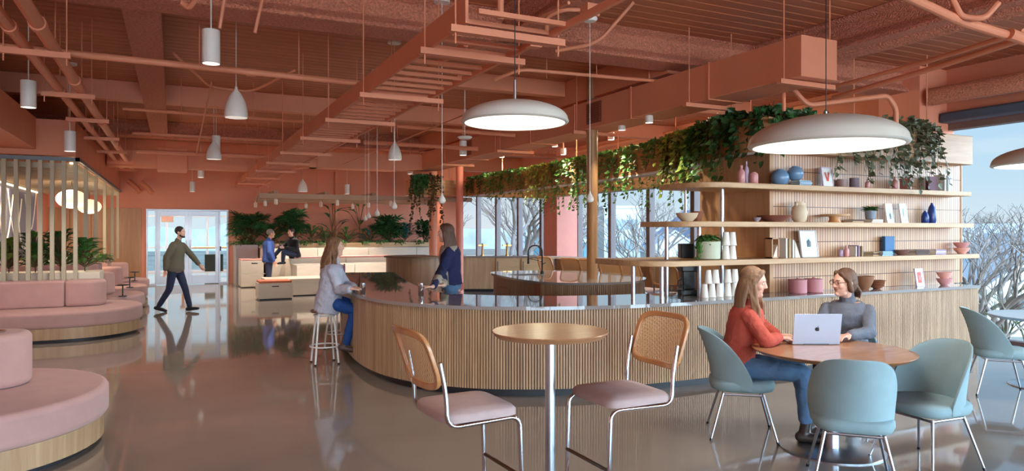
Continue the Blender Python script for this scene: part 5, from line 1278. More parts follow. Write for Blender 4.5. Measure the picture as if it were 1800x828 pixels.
# along the kitchen side leg, walking back
legp = [(hp[i], (hp[i] - hin[i]).normalized()) for i in range(len(hp))]
def at_len(s_):
    i = min(len(hp) - 1, max(0, int(s_ / .15))); return legp[i]
labs = [(.0, .8, LM2, 30, .6, .15, .095), (.8, 1.7, LM1, 42, .8, .16, .09), (1.7, 2.6, LM3, 70, .8, .12, .08), (2.6, 3.6, LM1, 26, .4, .1, .075), (3.6, 4.7, LM1, 26, .8, .1, .075), (4.7, 5.7, LM1, 34, .95, .1, .075), (5.7, 6.7, LM1, 28, .7, .1, .075), (6.7, 7.7, LM3, 34, .85, .1, .075), (7.7, 8.8, LM1, 28, .7, .1, .075), (8.8, 10.0, LM1, 30, .7, .1, .075), (10.0, 11.2, LM2, 34, .55, .12, .075)]
ordn = ['first', 'second', 'third', 'fourth', 'fifth', 'sixth', 'seventh', 'eighth', 'ninth', 'tenth', 'eleventh']
cl = {id(LM1): 'green', id(LM2): 'dark green', id(LM3): 'lime green'}
for k, (a, b, m_, n, hg, up_, L_) in enumerate(labs):
    (pa, na), (pb, nb) = at_len(a), at_len(b)
    trailing('%s vine trailing above the bar, %s along the planter from the shelf corner' % (cl[id(m_)], ordn[k]), (pa.x, pa.y, zt), (pb.x, pb.y, zt), (na + nb), n, hg, m_, up=up_, L=L_)
trailing('dark vine on the planter corner left of the salmon columns', (5.5, 17.05, zt), (5.9, 17.05, zt), (-.5, -1, 0), 70, .45, LM2, up=.12)
trailing('sparse brown tipped vine hanging low left of the salmon columns', (5.42, 17.05, zt), (6.3, 17.05, zt), (-.3, -1, 0), 30, 1.5, mat('vine_brown', (84, 66, 40), .5, var=.4, vscale=8), L=.07, dens=.09)
for k, (y0, y1) in enumerate(((8.0, 10.2), (10.2, 12.6), (12.6, 15.2), (15.2, 17.2))):
    trailing('vine hanging on the window side of the planter, %s from the shelf wall' % ordn[k], (9.2, y0, zt), (9.2, y1, zt), (-1, 0, 0), 26, 1.0, LM1, L=.08)
# low pots on shelves
def bushy(mb, c, R_, H_, n, L, wd, rnd, droop=.4, upb=.3):
    for k in range(n):
        a = rnd.uniform(0, 2 * PI); e = rnd.uniform(-.1, 1) ** 1 if rnd.random() < .8 else -.2
        p = V(c) + V((R_ * rnd.random() * math.cos(a), R_ * rnd.random() * math.sin(a), H_ * rnd.random()))
        leaf(mb, p, V((math.cos(a), math.sin(a), upb + e * .6)), UP, L * rnd.uniform(.6, 1.2), wd * rnd.uniform(.7, 1.2), droop)
rnd = random.Random(3)
t = thing('potted_plant', 'small leafy plant in a ribbed grey pot on the second shelf', 'potted plant', POTP)
mb = MB(); mb.lathe([(.05, 0), (.06, .01), (.07, .11), (.062, .11), (.05, .09), (0, .09)], n=24); mb.build('pot', mat('ribbed_grey_pot', (128, 138, 152), .4), t); mb = MB(); bushy(mb, (0, 0, .11), .04, .03, 70, .1, .05, rnd); mb.build('foliage', LEAF, t, smooth=0)
t = thing('pothos', 'green pothos growing in the sage pot on third shelf', 'plant', PLP + V((0, 0, .205))); mb = MB(); bushy(mb, (0, 0, .0), .07, .05, 80, .12, .07, rnd, .6); 
for k in range(26): heart(mb, V((-.13 - .03 * rnd.random(), -.06 + .1 * rnd.random(), -.01 - .22 * rnd.random() ** 1.5)), V((-.4, -.6, -.7)), V((0, -1, .5)), .05)
mb.build('foliage', LEAF, t, smooth=0)
# plants on the long trough (far wall)
def palm(loc, H_, R_, label, m_=None, n=16, seed=1):
    n = int(n * 1.4)
    rnd = random.Random(seed); t = thing('fan_palm', label, 'plant', loc); st = MB(); lv = MB()
    for k in range(n):
        a = rnd.uniform(0, 2 * PI); rr = R_ * rnd.uniform(.1, .75); h = H_ * rnd.uniform(.35, .95); tip = V((rr * math.cos(a), rr * math.sin(a) * .6, h)); base = V((rnd.uniform(-.08, .08), rnd.uniform(-.05, .05), 0))
        st.tube([base, base.lerp(tip, .5) + UP * .05, tip], .006, 4); out = (V((math.cos(a), math.sin(a), .35))).normalized()
        sd = out.cross(UP).normalized(); u = sd.cross(out)
        out = (V((math.cos(a), math.sin(a), rnd.uniform(-.2, 1.3)))).normalized(); sd = (sd + UP * rnd.uniform(-.5, .5)).normalized(); u = sd.cross(out)
        for j in range(13):
            b = -1.5 + 3.0 * j / 12; d2 = (out * math.cos(b) + sd * math.sin(b) + u * rnd.uniform(.0, .5)); leaf(lv, tip, d2, u, R_ * rnd.uniform(.5, .7), .06, .3)
    st.build('stems', STEMM, t); lv.build('foliage', m_ or LEAFD, t, smooth=0); return t
def broad(loc, H_, n, L, wd, label, m_, seed=1, name='broadleaf_plant', spread=.5):
    rnd = random.Random(seed); t = thing(name, label, 'plant', loc); st = MB(); lv = MB()
    for k in range(n):
        a = rnd.uniform(0, 2 * PI); h = H_ * rnd.uniform(.25, 1); r_ = spread * rnd.uniform(.1, 1) * (.4 + .6 * (1 - h / H_)) ; tip = V((r_ * math.cos(a), r_ * math.sin(a) * .6, h)); st.tube([V((0, 0, 0)), V((0, 0, h * .5)), tip], .008, 4)
        leaf(lv, tip, V((math.cos(a), math.sin(a) * .7, .9)), UP, L * rnd.uniform(.7, 1.2), wd, .45)
    st.build('stems', STEMM, t); lv.build('foliage', m_, t, smooth=0); return t
def atw(px_, y=22.75, z=1.2): q = onY(px_, 400, y); return V((q.x, y, z))
palm(atw(441), .95, .62, 'dark fan palm at the left end of the long trough', n=34, seed=1)
palm(atw(516), 1.05, .55, 'dark fan palm above the man seated on the steps', n=32, seed=2)
palm(atw(682), .9, .62, 'bushy dark fan palm behind the far end of the bar', n=40, seed=3)
palm(atw(748), .75, .5, 'fan palm left of the salmon column pipes', n=24, seed=4)
broad(atw(478), .55, 34, .42, .16, 'dark glossy broadleaf plant behind the man in blue', LEAFD, 5)
broad(atw(548), .6, 26, .35, .1, 'feathery green plant right of the second palm', LEAF, 6)
broad(atw(572), .5, 34, .28, .09, 'light green spiky plant behind the seated woman\'s hair', mat('leaf_fresh', (74, 124, 62), .4, var=.3, vscale=5), 7)
broad(atw(584), 1.45, 9, .55, .16, 'tall bird of paradise plant with upright leaves, left of wall pipe', LEAFD, 8, spread=.5)
broad(atw(632), 1.45, 9, .6, .18, 'tall bird of paradise plant with upright leaves, right of wall pipe', LEAF, 11, spread=.5)
broad(atw(610), .5, 30, .3, .1, 'mixed green plant between the two tall plants', LEAF, 9)
broad(atw(650), .5, 30, .3, .1, 'low green plant right of the tall plants', LEAFT, 10)
broad(atw(712), .65, 44, .3, .17, 'teal rubber plant with round leaves in the trough', LEAFT, 12)
broad(atw(430), .3, 60, .26, .05, 'pale striped grassy plant at the left end of the trough', mat('leaf_pale', (120, 138, 96), .5, var=.3), 13)
for k, px_ in enumerate((420, 460, 500, 535, 560, 600, 640, 670, 700, 735)):
    rnd = random.Random(20 + k); t = thing('ground_cover_plant', 'low bright ground cover in the long trough, clump %s from the left' % (ordn + ['twelfth'])[k], 'plant', atw(px_, 22.5, 1.21), group='ground cover in the trough'); mb = MB(); bushy(mb, (0, 0, 0), .28, .12, 110, .14, .06, rnd, .7); mb.build('foliage', mat('leaf_fresh', (74, 124, 62), .4), t, smooth=0)
# nook plants behind the slats
for k, (x, y, z, h, m_, s_) in enumerate(((-2.75, 13.75, .96, .6, LEAFD, .3), (-2.4, 13.7, .96, .5, LEAFB, .3), (-2.05, 13.75, .96, .6, LEAF, .3), (-1.7, 13.75, .96, .65, LEAFD, .3), (-1.35, 13.75, .96, .5, LEAF, .25))):
    broad((x, y, z), h, 90, .26, .1, 'leafy plant behind the slat screen, %s from the left edge' % ordn[k], m_, 30 + k, spread=s_)
for k, (x, y) in enumerate(((-2.3, 15.9), (-1.6, 15.9), (-1.65, 18.1), (-2.3, 18.1))):
    rnd = random.Random(40 + k); t = thing('low_plant', ['low plant behind the third bench, left', 'low plant behind the third bench, right', 'low plant behind the fourth bench, right', 'low plant behind the fourth bench, left'][k], 'plant', (x, y, 1.0)); mb = MB(); bushy(mb, (0, 0, 0), .35, .12, 150, .2, .08, rnd, .6); mb.build('foliage', LEAF, t, smooth=0)
# ------------------------------------------------------------------ people
SKIN = mat('skin', (226, 176, 154), .5, var=.03); SKIN2 = mat('skin_tan', (206, 150, 124), .5, var=.03)
def fuse(ob, vox, smooth_it=2, noise_s=0):
    r = ob.modifiers.new('fuse', 'REMESH'); r.mode = 'VOXEL'; r.voxel_size = vox; r.use_smooth_shade = True
    s = ob.modifiers.new('soften', 'SMOOTH'); s.iterations = smooth_it; s.factor = .5
    if noise_s:
        tx = bpy.data.textures.new('cloth_folds', 'CLOUDS'); tx.noise_scale = .07; d = ob.modifiers.new('folds', 'DISPLACE'); d.texture = tx; d.strength = noise_s; d.mid_level = .5; d.texture_coords = 'LOCAL'
    return ob
def oval(c, sd, fw, rx, ry, n=20, sq_=1.0):
    return [V(c) + sd * (rx * math.cos(2 * PI * k / n)) + fw * (ry * math.sin(2 * PI * k / n)) for k in range(n)]
def head_mesh(mb, c, f, u, s=1.0, face=True):
    """skull, jaw, nose, lips, brows, ears; f = gaze, u = up, c = middle of the head"""
    r = f.cross(u).normalized(); M3 = Matrix((r, f, u)).transposed()
    def at(x, y, z): return c + (r * x + f * y + u * z) * s
    mb.ell(at(0, -.012, .030), .074 * s, .094 * s, .088 * s, M3)
    mb.ell(at(0, .022, -.035), .058 * s, .062 * s, .080 * s, M3)
    mb.ell(at(0, .030, .020), .062 * s, .060 * s, .055 * s, M3)
    mb.caps(at(0, .052, -.096), at(0, .066, -.092), .022 * s, .019 * s)
    mb.caps(at(-.035, .02, -.085), at(0, .05, -.098), .02 * s, .02 * s); mb.caps(at(.035, .02, -.085), at(0, .05, -.098), .02 * s, .02 * s)
    mb.caps(at(0, .085, .012), at(0, .099, -.024), .008 * s, .0115 * s); mb.caps(at(-.010, .089, -.028), at(.010, .089, -.028), .0085 * s, .0085 * s)
    mb.caps(at(-.030, .074, .026), at(.030, .074, .026), .011 * s, .011 * s)
    for k in (-1, 1):
        mb.ell(at(k * .036, .055, -.024), .024 * s, .024 * s, .026 * s, M3)
        mb.ell(at(k * .076, -.008, -.004), .009 * s, .020 * s, .032 * s, M3)
    mb.caps(at(-.020, .068, -.050), at(.020, .068, -.050), .010 * s, .010 * s); mb.caps(at(-.016, .070, -.064), at(.016, .070, -.064), .010 * s, .010 * s)
def hand(mb, wr, d_, nrm, thumb_side, s=1.0, curl=.5):
    """palm with four bent fingers of unequal length and a thumb from the side of the palm"""
    d_ = V(d_).normalized(); nrm = V(nrm); sd = d_.cross(nrm).normalized(); nrm = sd.cross(d_).normalized()
    for j in range(4):
        o_ = sd * ((j - 1.5) * .019 * s); mb.caps(V(wr) + o_ * .6, V(wr) + d_ * .085 * s + o_, .014 * s, .0115 * s, 8)
        L = [.062, .076, .082, .068][j if thumb_side < 0 else 3 - j] * s; k0 = V(wr) + d_ * .088 * s + o_
        k1 = k0 + (d_ * math.cos(curl * .7) - nrm * math.sin(curl * .7)) * L * .5; k2 = k1 + (d_ * math.cos(curl * 1.7) - nrm * math.sin(curl * 1.7)) * L * .5
        mb.caps(k0, k1, .0092 * s, .0085 * s, 8); mb.caps(k1, k2, .0085 * s, .0068 * s, 8)
    t0 = V(wr) + d_ * .025 * s + sd * (thumb_side * .024 * s); t1 = t0 + (d_ * .7 + sd * thumb_side * .7 - nrm * .25).normalized() * .036 * s; t2 = t1 + (d_ * .95 + sd * thumb_side * .15 - nrm * .35).normalized() * .030 * s
    mb.caps(t0, t1, .0125 * s, .0095 * s, 8); mb.caps(t1, t2, .0095 * s, .0075 * s, 8)
def torso(mb, J, e, low=0.0, w_=1.0, hem=None, neck=True, dp=1.0):
    sh = (J['shR'] - J['shL']).normalized(); hp_ = (J['hipR'] - J['hipL']).normalized()
    pel = (J['hipR'] + J['hipL']) / 2; sm = (J['shR'] + J['shL']) / 2; nk = J['neck']
    up_ = (sm - pel).normalized(); bend = J.get('waist', pel.lerp(sm, .42))
    rings = []
    if hem is None: hem = -.07
    spec = [(pel + up_ * hem, hp_, .165, .115), (pel + up_ * .02, hp_, .172, .12), (pel.lerp(bend, .6), hp_, .150, .108), (bend, hp_.lerp(sh, .5), .138, .102), (bend.lerp(sm, .45), sh, .150, .110), (bend.lerp(sm, .78), sh, .165, .112), (sm - up_ * .0, sh, .155, .092), (sm + up_ * .035, sh, .11, .072)]
    for c, s_, a, b in spec:
        s_ = (s_ - up_ * s_.dot(up_)).normalized(); f_ = up_.cross(s_) * -1
        rings.append(oval(c, s_, f_, a * w_ + e, b * w_ * dp + e))
    mb.loft(rings)
    if neck: mb.caps(sm + up_ * .02, nk, .056, .048)
def person(name, label, J, top, bottom, hair, hairkind, shoe, skin=None, w_=1.0, s=1.0, vox=.007, curl=.6, sleeve=1.0, gaze=None, glasses=False, beard=None, foot=None, hands=None, hem=-.08, loose=.014, folds=.012, topless_neck=0, extra=None, pant_len=1.0):
    skin = skin or SKIN
    base = V((J['hipL'].x, J['hipL'].y, min(J['anL'].z, J['anR'].z) - .08)); mb = MB()
    f = V(gaze).normalized(); u = (J['head'] - J['neck']); u = (UP * .75 + u.normalized() * .25).normalized(); u = (u - f * u.dot(f)).normalized()
    c = J['head']; head_mesh(mb, c, f, u, s)
    mb.caps(J['neck'] - u * .02, c - u * .05 * s - f * .01, .050, .046)
    torso(mb, J, 0, w_=w_)
    A = [('L', -1), ('R', 1)]
    for k, sg in A:
        sh, el, wr = J['sh' + k], J['el' + k], J['wr' + k]; sh = sh - UP * .035; mb.caps(sh, el, .046 * w_, .038 * w_); mb.caps(el, wr, .037 * w_, .024)
        hd_ = (hands or {}).get(k); dd = hd_[0] if hd_ else (wr - el).normalized(); nn = hd_[1] if hd_ else (f.cross(UP) * (-sg)); cu = hd_[2] if hd_ and len(hd_) > 2 else curl
        ts = hd_[3] if hd_ and len(hd_) > 3 else sg
        hand(mb, wr + dd * .012, dd, nn, ts, s, cu)
        hp_, kn, an = J['hip' + k], J['kn' + k], J['an' + k]; mb.caps(hp_, kn, .078 * w_, .052); mb.caps(kn, an, .053, .034); mb.caps(kn.lerp(an, .12), kn.lerp(an, .45), .052, .05)
        fd = (foot or {}).get(k, f); fd = V(fd).normalized(); mb.caps(an - UP * .035 - fd * .02, an + fd * .13 - UP * .055, .032, .024)
    for q in range(len(mb.v)): pass
    ob = mb.build(name, skin, origin=base, smooth=180); fuse(ob, vox); tag(ob, label, 'person')
    def part(nm, mb, m, vx=None, fold=0, it=2, **kk):
        o = mb.build(nm, m, parent=ob, loc=tuple(-base), smooth=180, **kk)
        if vx: fuse(o, vx, it, fold)
        return o
    # top garment
    t = MB(); torso(t, J, loose, w_=w_, hem=hem, neck=False, dp=1.05)
    for k, sg in A:
        sh, el, wr = J['sh' + k] - UP * .035, J['el' + k], J['wr' + k]; t.caps(sh, el, .050 * w_ + loose * .5, .044 * w_ + loose * .6, 14)
        t.caps(el, el.lerp(wr, sleeve - .08), .046 * w_ + loose * .7, .034 + loose * .5, 14)
    sm = (J['shR'] + J['shL']) / 2; up_ = (sm - (J['hipR'] + J['hipL']) / 2).normalized()
    t.caps(sm + up_ * .03, sm + up_ * .045 + (J['neck'] - sm) * .35, .068, .060, 14)
    part('top', t, top, vox * 1.2, folds, 3)
    b = MB(); pel = (J['hipR'] + J['hipL']) / 2
    b.loft([oval(pel + up_ * .08, (J['hipR'] - J['hipL']).normalized(), up_.cross((J['hipR'] - J['hipL']).normalized()), .150 * w_ + .01, .108 * w_ + .01), oval(pel, (J['hipR'] - J['hipL']).normalized(), up_.cross((J['hipR'] - J['hipL']).normalized()), .172 * w_ + .008, .122 * w_ + .008), oval(pel - up_ * .07, (J['hipR'] - J['hipL']).normalized(), up_.cross((J['hipR'] - J['hipL']).normalized()), .15 * w_, .11 * w_)])
    for k, sg in A:
        hp_, kn, an = J['hip' + k], J['kn' + k], J['an' + k]; b.caps(hp_, kn, .092 * w_, .066, 14); b.caps(kn, kn.lerp(an, pant_len - .06), .066, .052, 14)
    part('trousers', b, bottom, vox * 1.2, folds * .8, 3)
    for k, sg in A:
        an = J['an' + k]; fd = V((foot or {}).get(k, f)).normalized(); q = MB(); sdv = fd.cross(UP).normalized()
        if abs(fd.z) < .6: upv = sdv.cross(fd)
        else: upv = UP
        for w2 in (-.012, .012):
            q.caps(an - upv * .048 - fd * .045 + sdv * w2, an + fd * .10 - upv * .052 + sdv * w2, .038, .034, 12); q.caps(an + fd * .10 - upv * .052 + sdv * w2, an + fd * .165 - upv * .058 + sdv * w2, .034, .026, 12)
        q.caps(an - upv * .05 - fd * .02, an + UP * (.07 if shoe.name.startswith('boot') else .0), .042, .042, 12)
        so = part('shoe', q, shoe, .008, 0, 2)
    # face details
    r = f.cross(u).normalized()
    def at(x, y, z): return c + (r * x + f * y + u * z) * s
    ey = MB(); ir = MB(); br = MB()
    M3 = Matrix((r, f, u)).transposed()
    for k in (-1, 1):
        ey.ell(at(k * .031, .0775, .006), .0125 * s, .008 * s, .006 * s, M3, 10, 8); ir.ell(at(k * .031, .0845, .006), .0052 * s, .003 * s, .0052 * s, M3, 8, 6)
        br.caps(at(k * .018, .088, .026), at(k * .046, .078, .028), .0035 * s, .0025 * s, 6)
    part('eyes', ey, mat('eye_white', (236, 230, 226), .2)); part('irises', ir, mat('eye_dark', (46, 34, 30), .2)); part('eyebrows', br, hair)
    lp = MB(); lp.tube([at(-.024, .0735, -.049), at(-.012, .0795, -.0555), at(0, .081, -.057), at(.012, .0795, -.0555), at(.024, .0735, -.049)], [.0015, .003, .0035, .003, .0015], 8); part('lips', lp, mat('lips', (186, 98, 92), .4))
    h = MB()
    h.ell(at(0, -.022, .040), .084 * s, .097 * s, .090 * s, M3)
    if hairkind in ('long', 'wavy', 'bun'):
        h.ell(at(0, -.045, .0), .082 * s, .075 * s, .095 * s, M3)
        for k in (-1, 1):
            h.caps(at(k * .03, .050, .086), at(k * .078, .015, .03), .022, .018); h.caps(at(k * .078, .012, .03), at(k * .083, -.012, -.06), .018, .02)
    if hairkind in ('long', 'wavy'):
        rg = random.Random(5)
        LL = J.get('hairlen', .34)
        for k in range(26):
            a = PI * (.06 + .88 * k / 25) + PI   # round the back of the head
            x, y = .080 * math.cos(a), .085 * math.sin(a) - .012
            pts = [at(x * .9, y, .02)]; n = 9
            for j in range(1, n):
                v = j / (n - 1); ww = (.012 * math.sin(v * 13 + k * 1.3) if hairkind == 'wavy' else .003 * math.sin(v * 7 + k))
                outw = 1.0 + (.55 if hairkind == 'wavy' else .15) * math.sin(v * 2.2)
                pts.append(c + (r * (x * outw + ww) + f * (y * outw - .03 * v + ww)) * s - (UP * .8 + u * .2) * (LL * v + .0) * (1 - .12 * rg.random()) + UP * .02)
            h.tube(pts, [.017] * 3 + [.016] * 3 + [.013, .010, .005], 7)
        for k in (-1, 1):
            for q_ in range(3):
                pts = [at(k * .060, .040 - .02 * q_, .07), at(k * .082, .022 - .02 * q_, .0)]
                for j in range(1, 7):
                    v = j / 6; ww = (.014 if hairkind == 'wavy' else .004) * math.sin(v * 12 + q_ * 2); pts.append(at(k * (.086 + .015 * v) + ww, .02 - .02 * q_ + ww + J.get('hairfwd', .03) * v, -.02) - UP * LL * .9 * v)
                h.tube(pts, [.014, .016, .016, .016, .015, .014, .011, .006], 7)
    if hairkind == 'bun':
        h.caps(at(0, -.10, -.02), at(0, -.13, -.06), .035, .03)
        for k in range(8): h.tube([at(.015 * (k - 4) / 2, -.11, -.03), at(.02 * (k - 4) / 2, -.14 - .01 * (k % 3), -.08), at(.02 * (k - 4) / 2, -.135, -.13 - .01 * (k % 2))], [.014, .012, .004], 6)
    part('hair', h, hair, .006 if vox < .01 else .01, 0, 2)
    if glasses:
        g = MB()
        for k in (-1, 1):
            g.tube([at(k * .032 + .022 * math.cos(a), .097, .006 + .018 * math.sin(a)) for a in [2 * PI * q / 20 for q in range(21)]], .0022, 6); g.tube([at(k * .053, .095, .01), at(k * .074, .03, .012), at(k * .078, -.02, .005)], .002, 6)
        g.tube([at(-.011, .098, .008), at(.011, .098, .008)], .0022, 6); part('eyeglasses', g, mat('glasses_brown', (90, 60, 44), .3))
    if beard:
        q = MB(); q.caps(at(-.045, .02, -.06), at(-.02, .065, -.09), .022, .02); q.caps(at(.045, .02, -.06), at(.02, .065, -.09), .022, .02); q.caps(at(-.02, .065, -.09), at(.02, .065, -.09), .022, .022); part('beard', q, beard, .008)
    return ob, part, base, at

DENIM = mat('denim', (92, 126, 164), .85, bump=.3, bscale=300, var=.12, vscale=8); NAVYT = mat('navy_trousers', (40, 48, 74), .85, var=.1)
RIB = lambda n, rgb: mat(n, rgb, .95, bump=.5, bscale=160, var=.06, vscale=14)
def body(d_, px_, py_): return D(px_, py_, d_)

# --- woman in the red sweater on the left chair of the laptop table
d_ = 5.55
hd_ = (CR * .95 - CF * .32).normalized(); sid = CF   # her left/right axis: right hand side faces the camera
def JJ(c, off, sidev): return c + sidev * off
def pose(**k): return k
fw = (CR * .96 - CF * .28).normalized(); rt = fw.cross(UP).normalized()   # rt: her right side, toward the camera
pel = D(1292, 616, 5.6); pel.z = .56
shc = pel + UP * .45 + fw * .10
nk = shc + UP * .085 + fw * .03; hdp = D(1325, 496, 5.5)
J = dict(head=hdp, neck=nk, shL=shc - rt * .165, shR=shc + rt * .165, hipL=pel - rt * .09, hipR=pel + rt * .09)
J['knR'] = pel + rt * .11 + fw * .49 - UP * .02; J['knL'] = pel - rt * .08 + fw * .48 - UP * .01
J['anR'] = J['knR'] - UP * .44 + fw * .03; J['anL'] = J['knL'] - UP * .44 + fw * .10 - rt * .0
J['anR'].z = .10; J['anL'].z = .10
hnd = LAPC + UP * .035 - CR * .13 + CF * .10
J['wrR'] = LAPC + UP * .05 - CR * .27 + CF * .03; J['wrL'] = LAPC + UP * .05 - CR * .24 + CF * .17
J['elR'] = shc + rt * .22 - UP * .20 + fw * .12; J['elL'] = shc - rt * .20 - UP * .20 + fw * .16
J['elR'].z = .80; J['elL'].z = .82; J['hairlen'] = .27; J['hairfwd'] = .05
person('woman', 'woman in a rust red sweater and jeans typing on the laptop', J, RIB('rust_sweater', (188, 84, 68)), DENIM, mat('hair_light_brown', (138, 104, 76), .55, bump=.5, bscale=40, stretch=(4, 4, .35), var=.3, vscale=10), 'long', mat('boot_dark_leather', (58, 46, 42), .4), gaze=(CR * .88 - CF * .46 - UP * .16), vox=.0062, w_=1.0, loose=.022, folds=.02, hem=-.12, hands={'R': ((CR * .97 + CF * .2).normalized(), UP, .5), 'L': ((CR * .97 - CF * .1).normalized(), UP, .5)}, foot={'L': fw, 'R': (fw + rt * .1)}, pant_len=.86, sleeve=.96)
# --- woman with glasses behind the table
fw = (-CR * .62 - CF * .78).normalized(); rt = fw.cross(UP).normalized()
pel = G(1492, .56, 6.02); shc = pel + UP * .44 + fw * .05; nk = shc + UP * .085 + fw * .01; hdp = D(1483, 497, 5.93)
J = dict(head=hdp, neck=nk, shL=shc - rt * .165, shR=shc + rt * .165, hipL=pel - rt * .09, hipR=pel + rt * .09)
J['knR'] = pel + rt * .12 + fw * .42; J['knL'] = pel - rt * .12 + fw * .42; J['anR'] = J['knR'] - UP * .4 - fw * .05; J['anL'] = J['knL'] - UP * .4 - fw * .12; J['anR'].z = J['anL'].z = .09
J['elL'] = shc - rt * .20 - UP * .21 + fw * .14; J['elR'] = shc + rt * .20 - UP * .22 + fw * .15
J['wrL'] = D(1492, 596, 5.62); J['wrL'].z = .795; J['wrR'] = D(1440, 596, 5.64); J['wrR'].z = .795; J['elL'].z = J['elR'].z = .80
person('woman', 'woman with glasses in a grey sweatshirt smiling across the table', J, RIB('grey_sweatshirt', (112, 118, 130)), mat('dark_trousers', (50, 54, 66), .85), mat('hair_brown', (104, 74, 54), .55, bump=.5, bscale=40, stretch=(4, 4, .35), var=.3, vscale=10), 'bun', mat('shoe_white', (226, 224, 220), .5), gaze=(-CR * .96 - CF * .26 - UP * .03), vox=.0062, glasses=True, loose=.016, folds=.016, w_=.95, hem=-.1, sleeve=.97, hands={'L': ((-CR * .8 - CF * .5).normalized(), UP, .5), 'R': ((CR * .3 - CF * .9).normalized(), UP, .5)}, foot={'L': fw, 'R': fw})
# --- woman in the pale jacket on the bar stool
fw = (CR * .97 + CF * .12).normalized(); rt = fw.cross(UP).normalized()
pel = G(577, .77, 8.6); shc = pel + UP * .43 + fw * .07; nk = shc + UP * .085 + fw * .02; hdp = D(590, 434, 8.6)
J = dict(head=hdp, neck=nk, shL=shc - rt * .165, shR=shc + rt * .165, hipL=pel - rt * .09, hipR=pel + rt * .09)
J['knR'] = pel + rt * .10 + fw * .34 - UP * .10; J['knL'] = pel - rt * .10 + fw * .35 - UP * .08; J['anR'] = J['knR'] - UP * .43 - fw * .12; J['anL'] = J['knL'] - UP * .43 - fw * .10; J['anR'].z = max(.25, J['anR'].z); J['anL'].z = J['anR'].z
J['wrR'] = HAND_CUP + UP * .05 - CR * .13 - CF * .03; J['wrL'] = HAND_CUP + UP * .05 - CR * .12 + CF * .12; J['elR'] = shc + rt * .20 - UP * .27 + fw * .09; J['elL'] = shc - rt * .18 - UP * .26 + fw * .14; J['hairlen'] = .40; J['hairfwd'] = .0
ob_, part_, base_, at_ = person('woman', 'woman with long wavy hair in a pale denim jacket seated at the bar', J, mat('pale_chambray', (184, 186, 200), .85, bump=.3, bscale=120, var=.06, vscale=8), mat('cobalt_trousers', (24, 70, 140), .8, var=.08), mat('hair_honey', (138, 98, 66), .55, bump=.9, bscale=50, stretch=(5, 5, .6), var=.35, vscale=12), 'wavy', mat('boot_brown', (80, 60, 50), .5), gaze=(fw * .98 + UP * .03), vox=.008, loose=.034, folds=.03, hem=-.14, hands={'R': (CR + CF * .3, UP, .9), 'L': (CR - CF * .45, UP, .9)}, foot={'L': fw - UP * .2, 'R': fw - UP * .2}, sleeve=.92)
q = MB(); sm = (J['shR'] + J['shL']) / 2; q.loft([oval(sm + fw * .118 - UP * .02, rt, UP, .035, .06), oval(sm + fw * .135 - UP * .05, rt, UP, .035, .085)]); part_('shirt_front', q, mat('plum_shirt', (130, 60, 86), .8), .008)
# --- standing woman behind the bar
fw = (-CR * .95 - CF * .12).normalized(); rt = fw.cross(UP).normalized()
pel = G(793, .93, 8.9); shc = pel + UP * .49 + fw * .02; nk = shc + UP * .085 + fw * .02; hdp = D(783, 410, 8.85)
J = dict(head=hdp, neck=nk, shL=shc - rt * .165, shR=shc + rt * .165, hipL=pel - rt * .09, hipR=pel + rt * .09)
J['knR'] = pel + rt * .09 - UP * .42; J['knL'] = pel - rt * .09 - UP * .42; J['anR'] = pel + rt * .09 - UP * .84 - fw * .05; J['anL'] = pel - rt * .09 - UP * .84
J['wrL'] = HAND_CUP2 + UP * .07 + CR * .13 + CF * .03; J['wrL'].z = 1.0; J['elL'] = shc - rt * .20 - UP * .27 + fw * .10; J['wrR'] = J['wrL'] + CF * .22 + CR * .10; J['elR'] = shc + rt * .2 - UP * .27 + fw * .08; J['hairlen'] = .27; J['hairfwd'] = -.03
NP = mat('navy_patterned_sweater', (38, 44, 84), .9, bump=.3, bscale=200)
_t = NP.node_tree; _b = _t.nodes['Principled BSDF']; _c = _t.nodes.new('ShaderNodeTexCoord'); _v = _t.nodes.new('ShaderNodeTexVoronoi'); _v.inputs['Scale'].default_value = 4.6
_t.links.new(_c.outputs['Object'], _v.inputs[0]); _r = _t.nodes.new('ShaderNodeValToRGB'); _r.color_ramp.interpolation = 'CONSTANT'
_r.color_ramp.elements[0].color = lin((34, 40, 80)) + (1,); _r.color_ramp.elements[1].color = lin((176, 166, 150)) + (1,); _r.color_ramp.elements[1].position = .74
_s = _t.nodes.new('ShaderNodeSeparateColor'); _t.links.new(_v.outputs['Color'], _s.inputs[0]); _t.links.new(_s.outputs[0], _r.inputs[0]); _t.links.new(_r.outputs[0], _b.inputs['Base Color'])
person('woman', 'woman in a navy and cream patterned sweater standing behind the bar', J, NP, DENIM, mat('hair_dark_brown', (92, 62, 46), .55, bump=.5, bscale=40, stretch=(4, 4, .35), var=.3, vscale=10), 'long', mat('boot_black', (40, 36, 36), .5), gaze=(fw * .99 - UP * .02), vox=.008, loose=.024, folds=.02, hem=.03, hands={'L': (-CR + CF * .1 + UP * .05, UP, .9), 'R': (-CR - CF * .2, UP, .9)}, foot={'L': fw, 'R': fw})
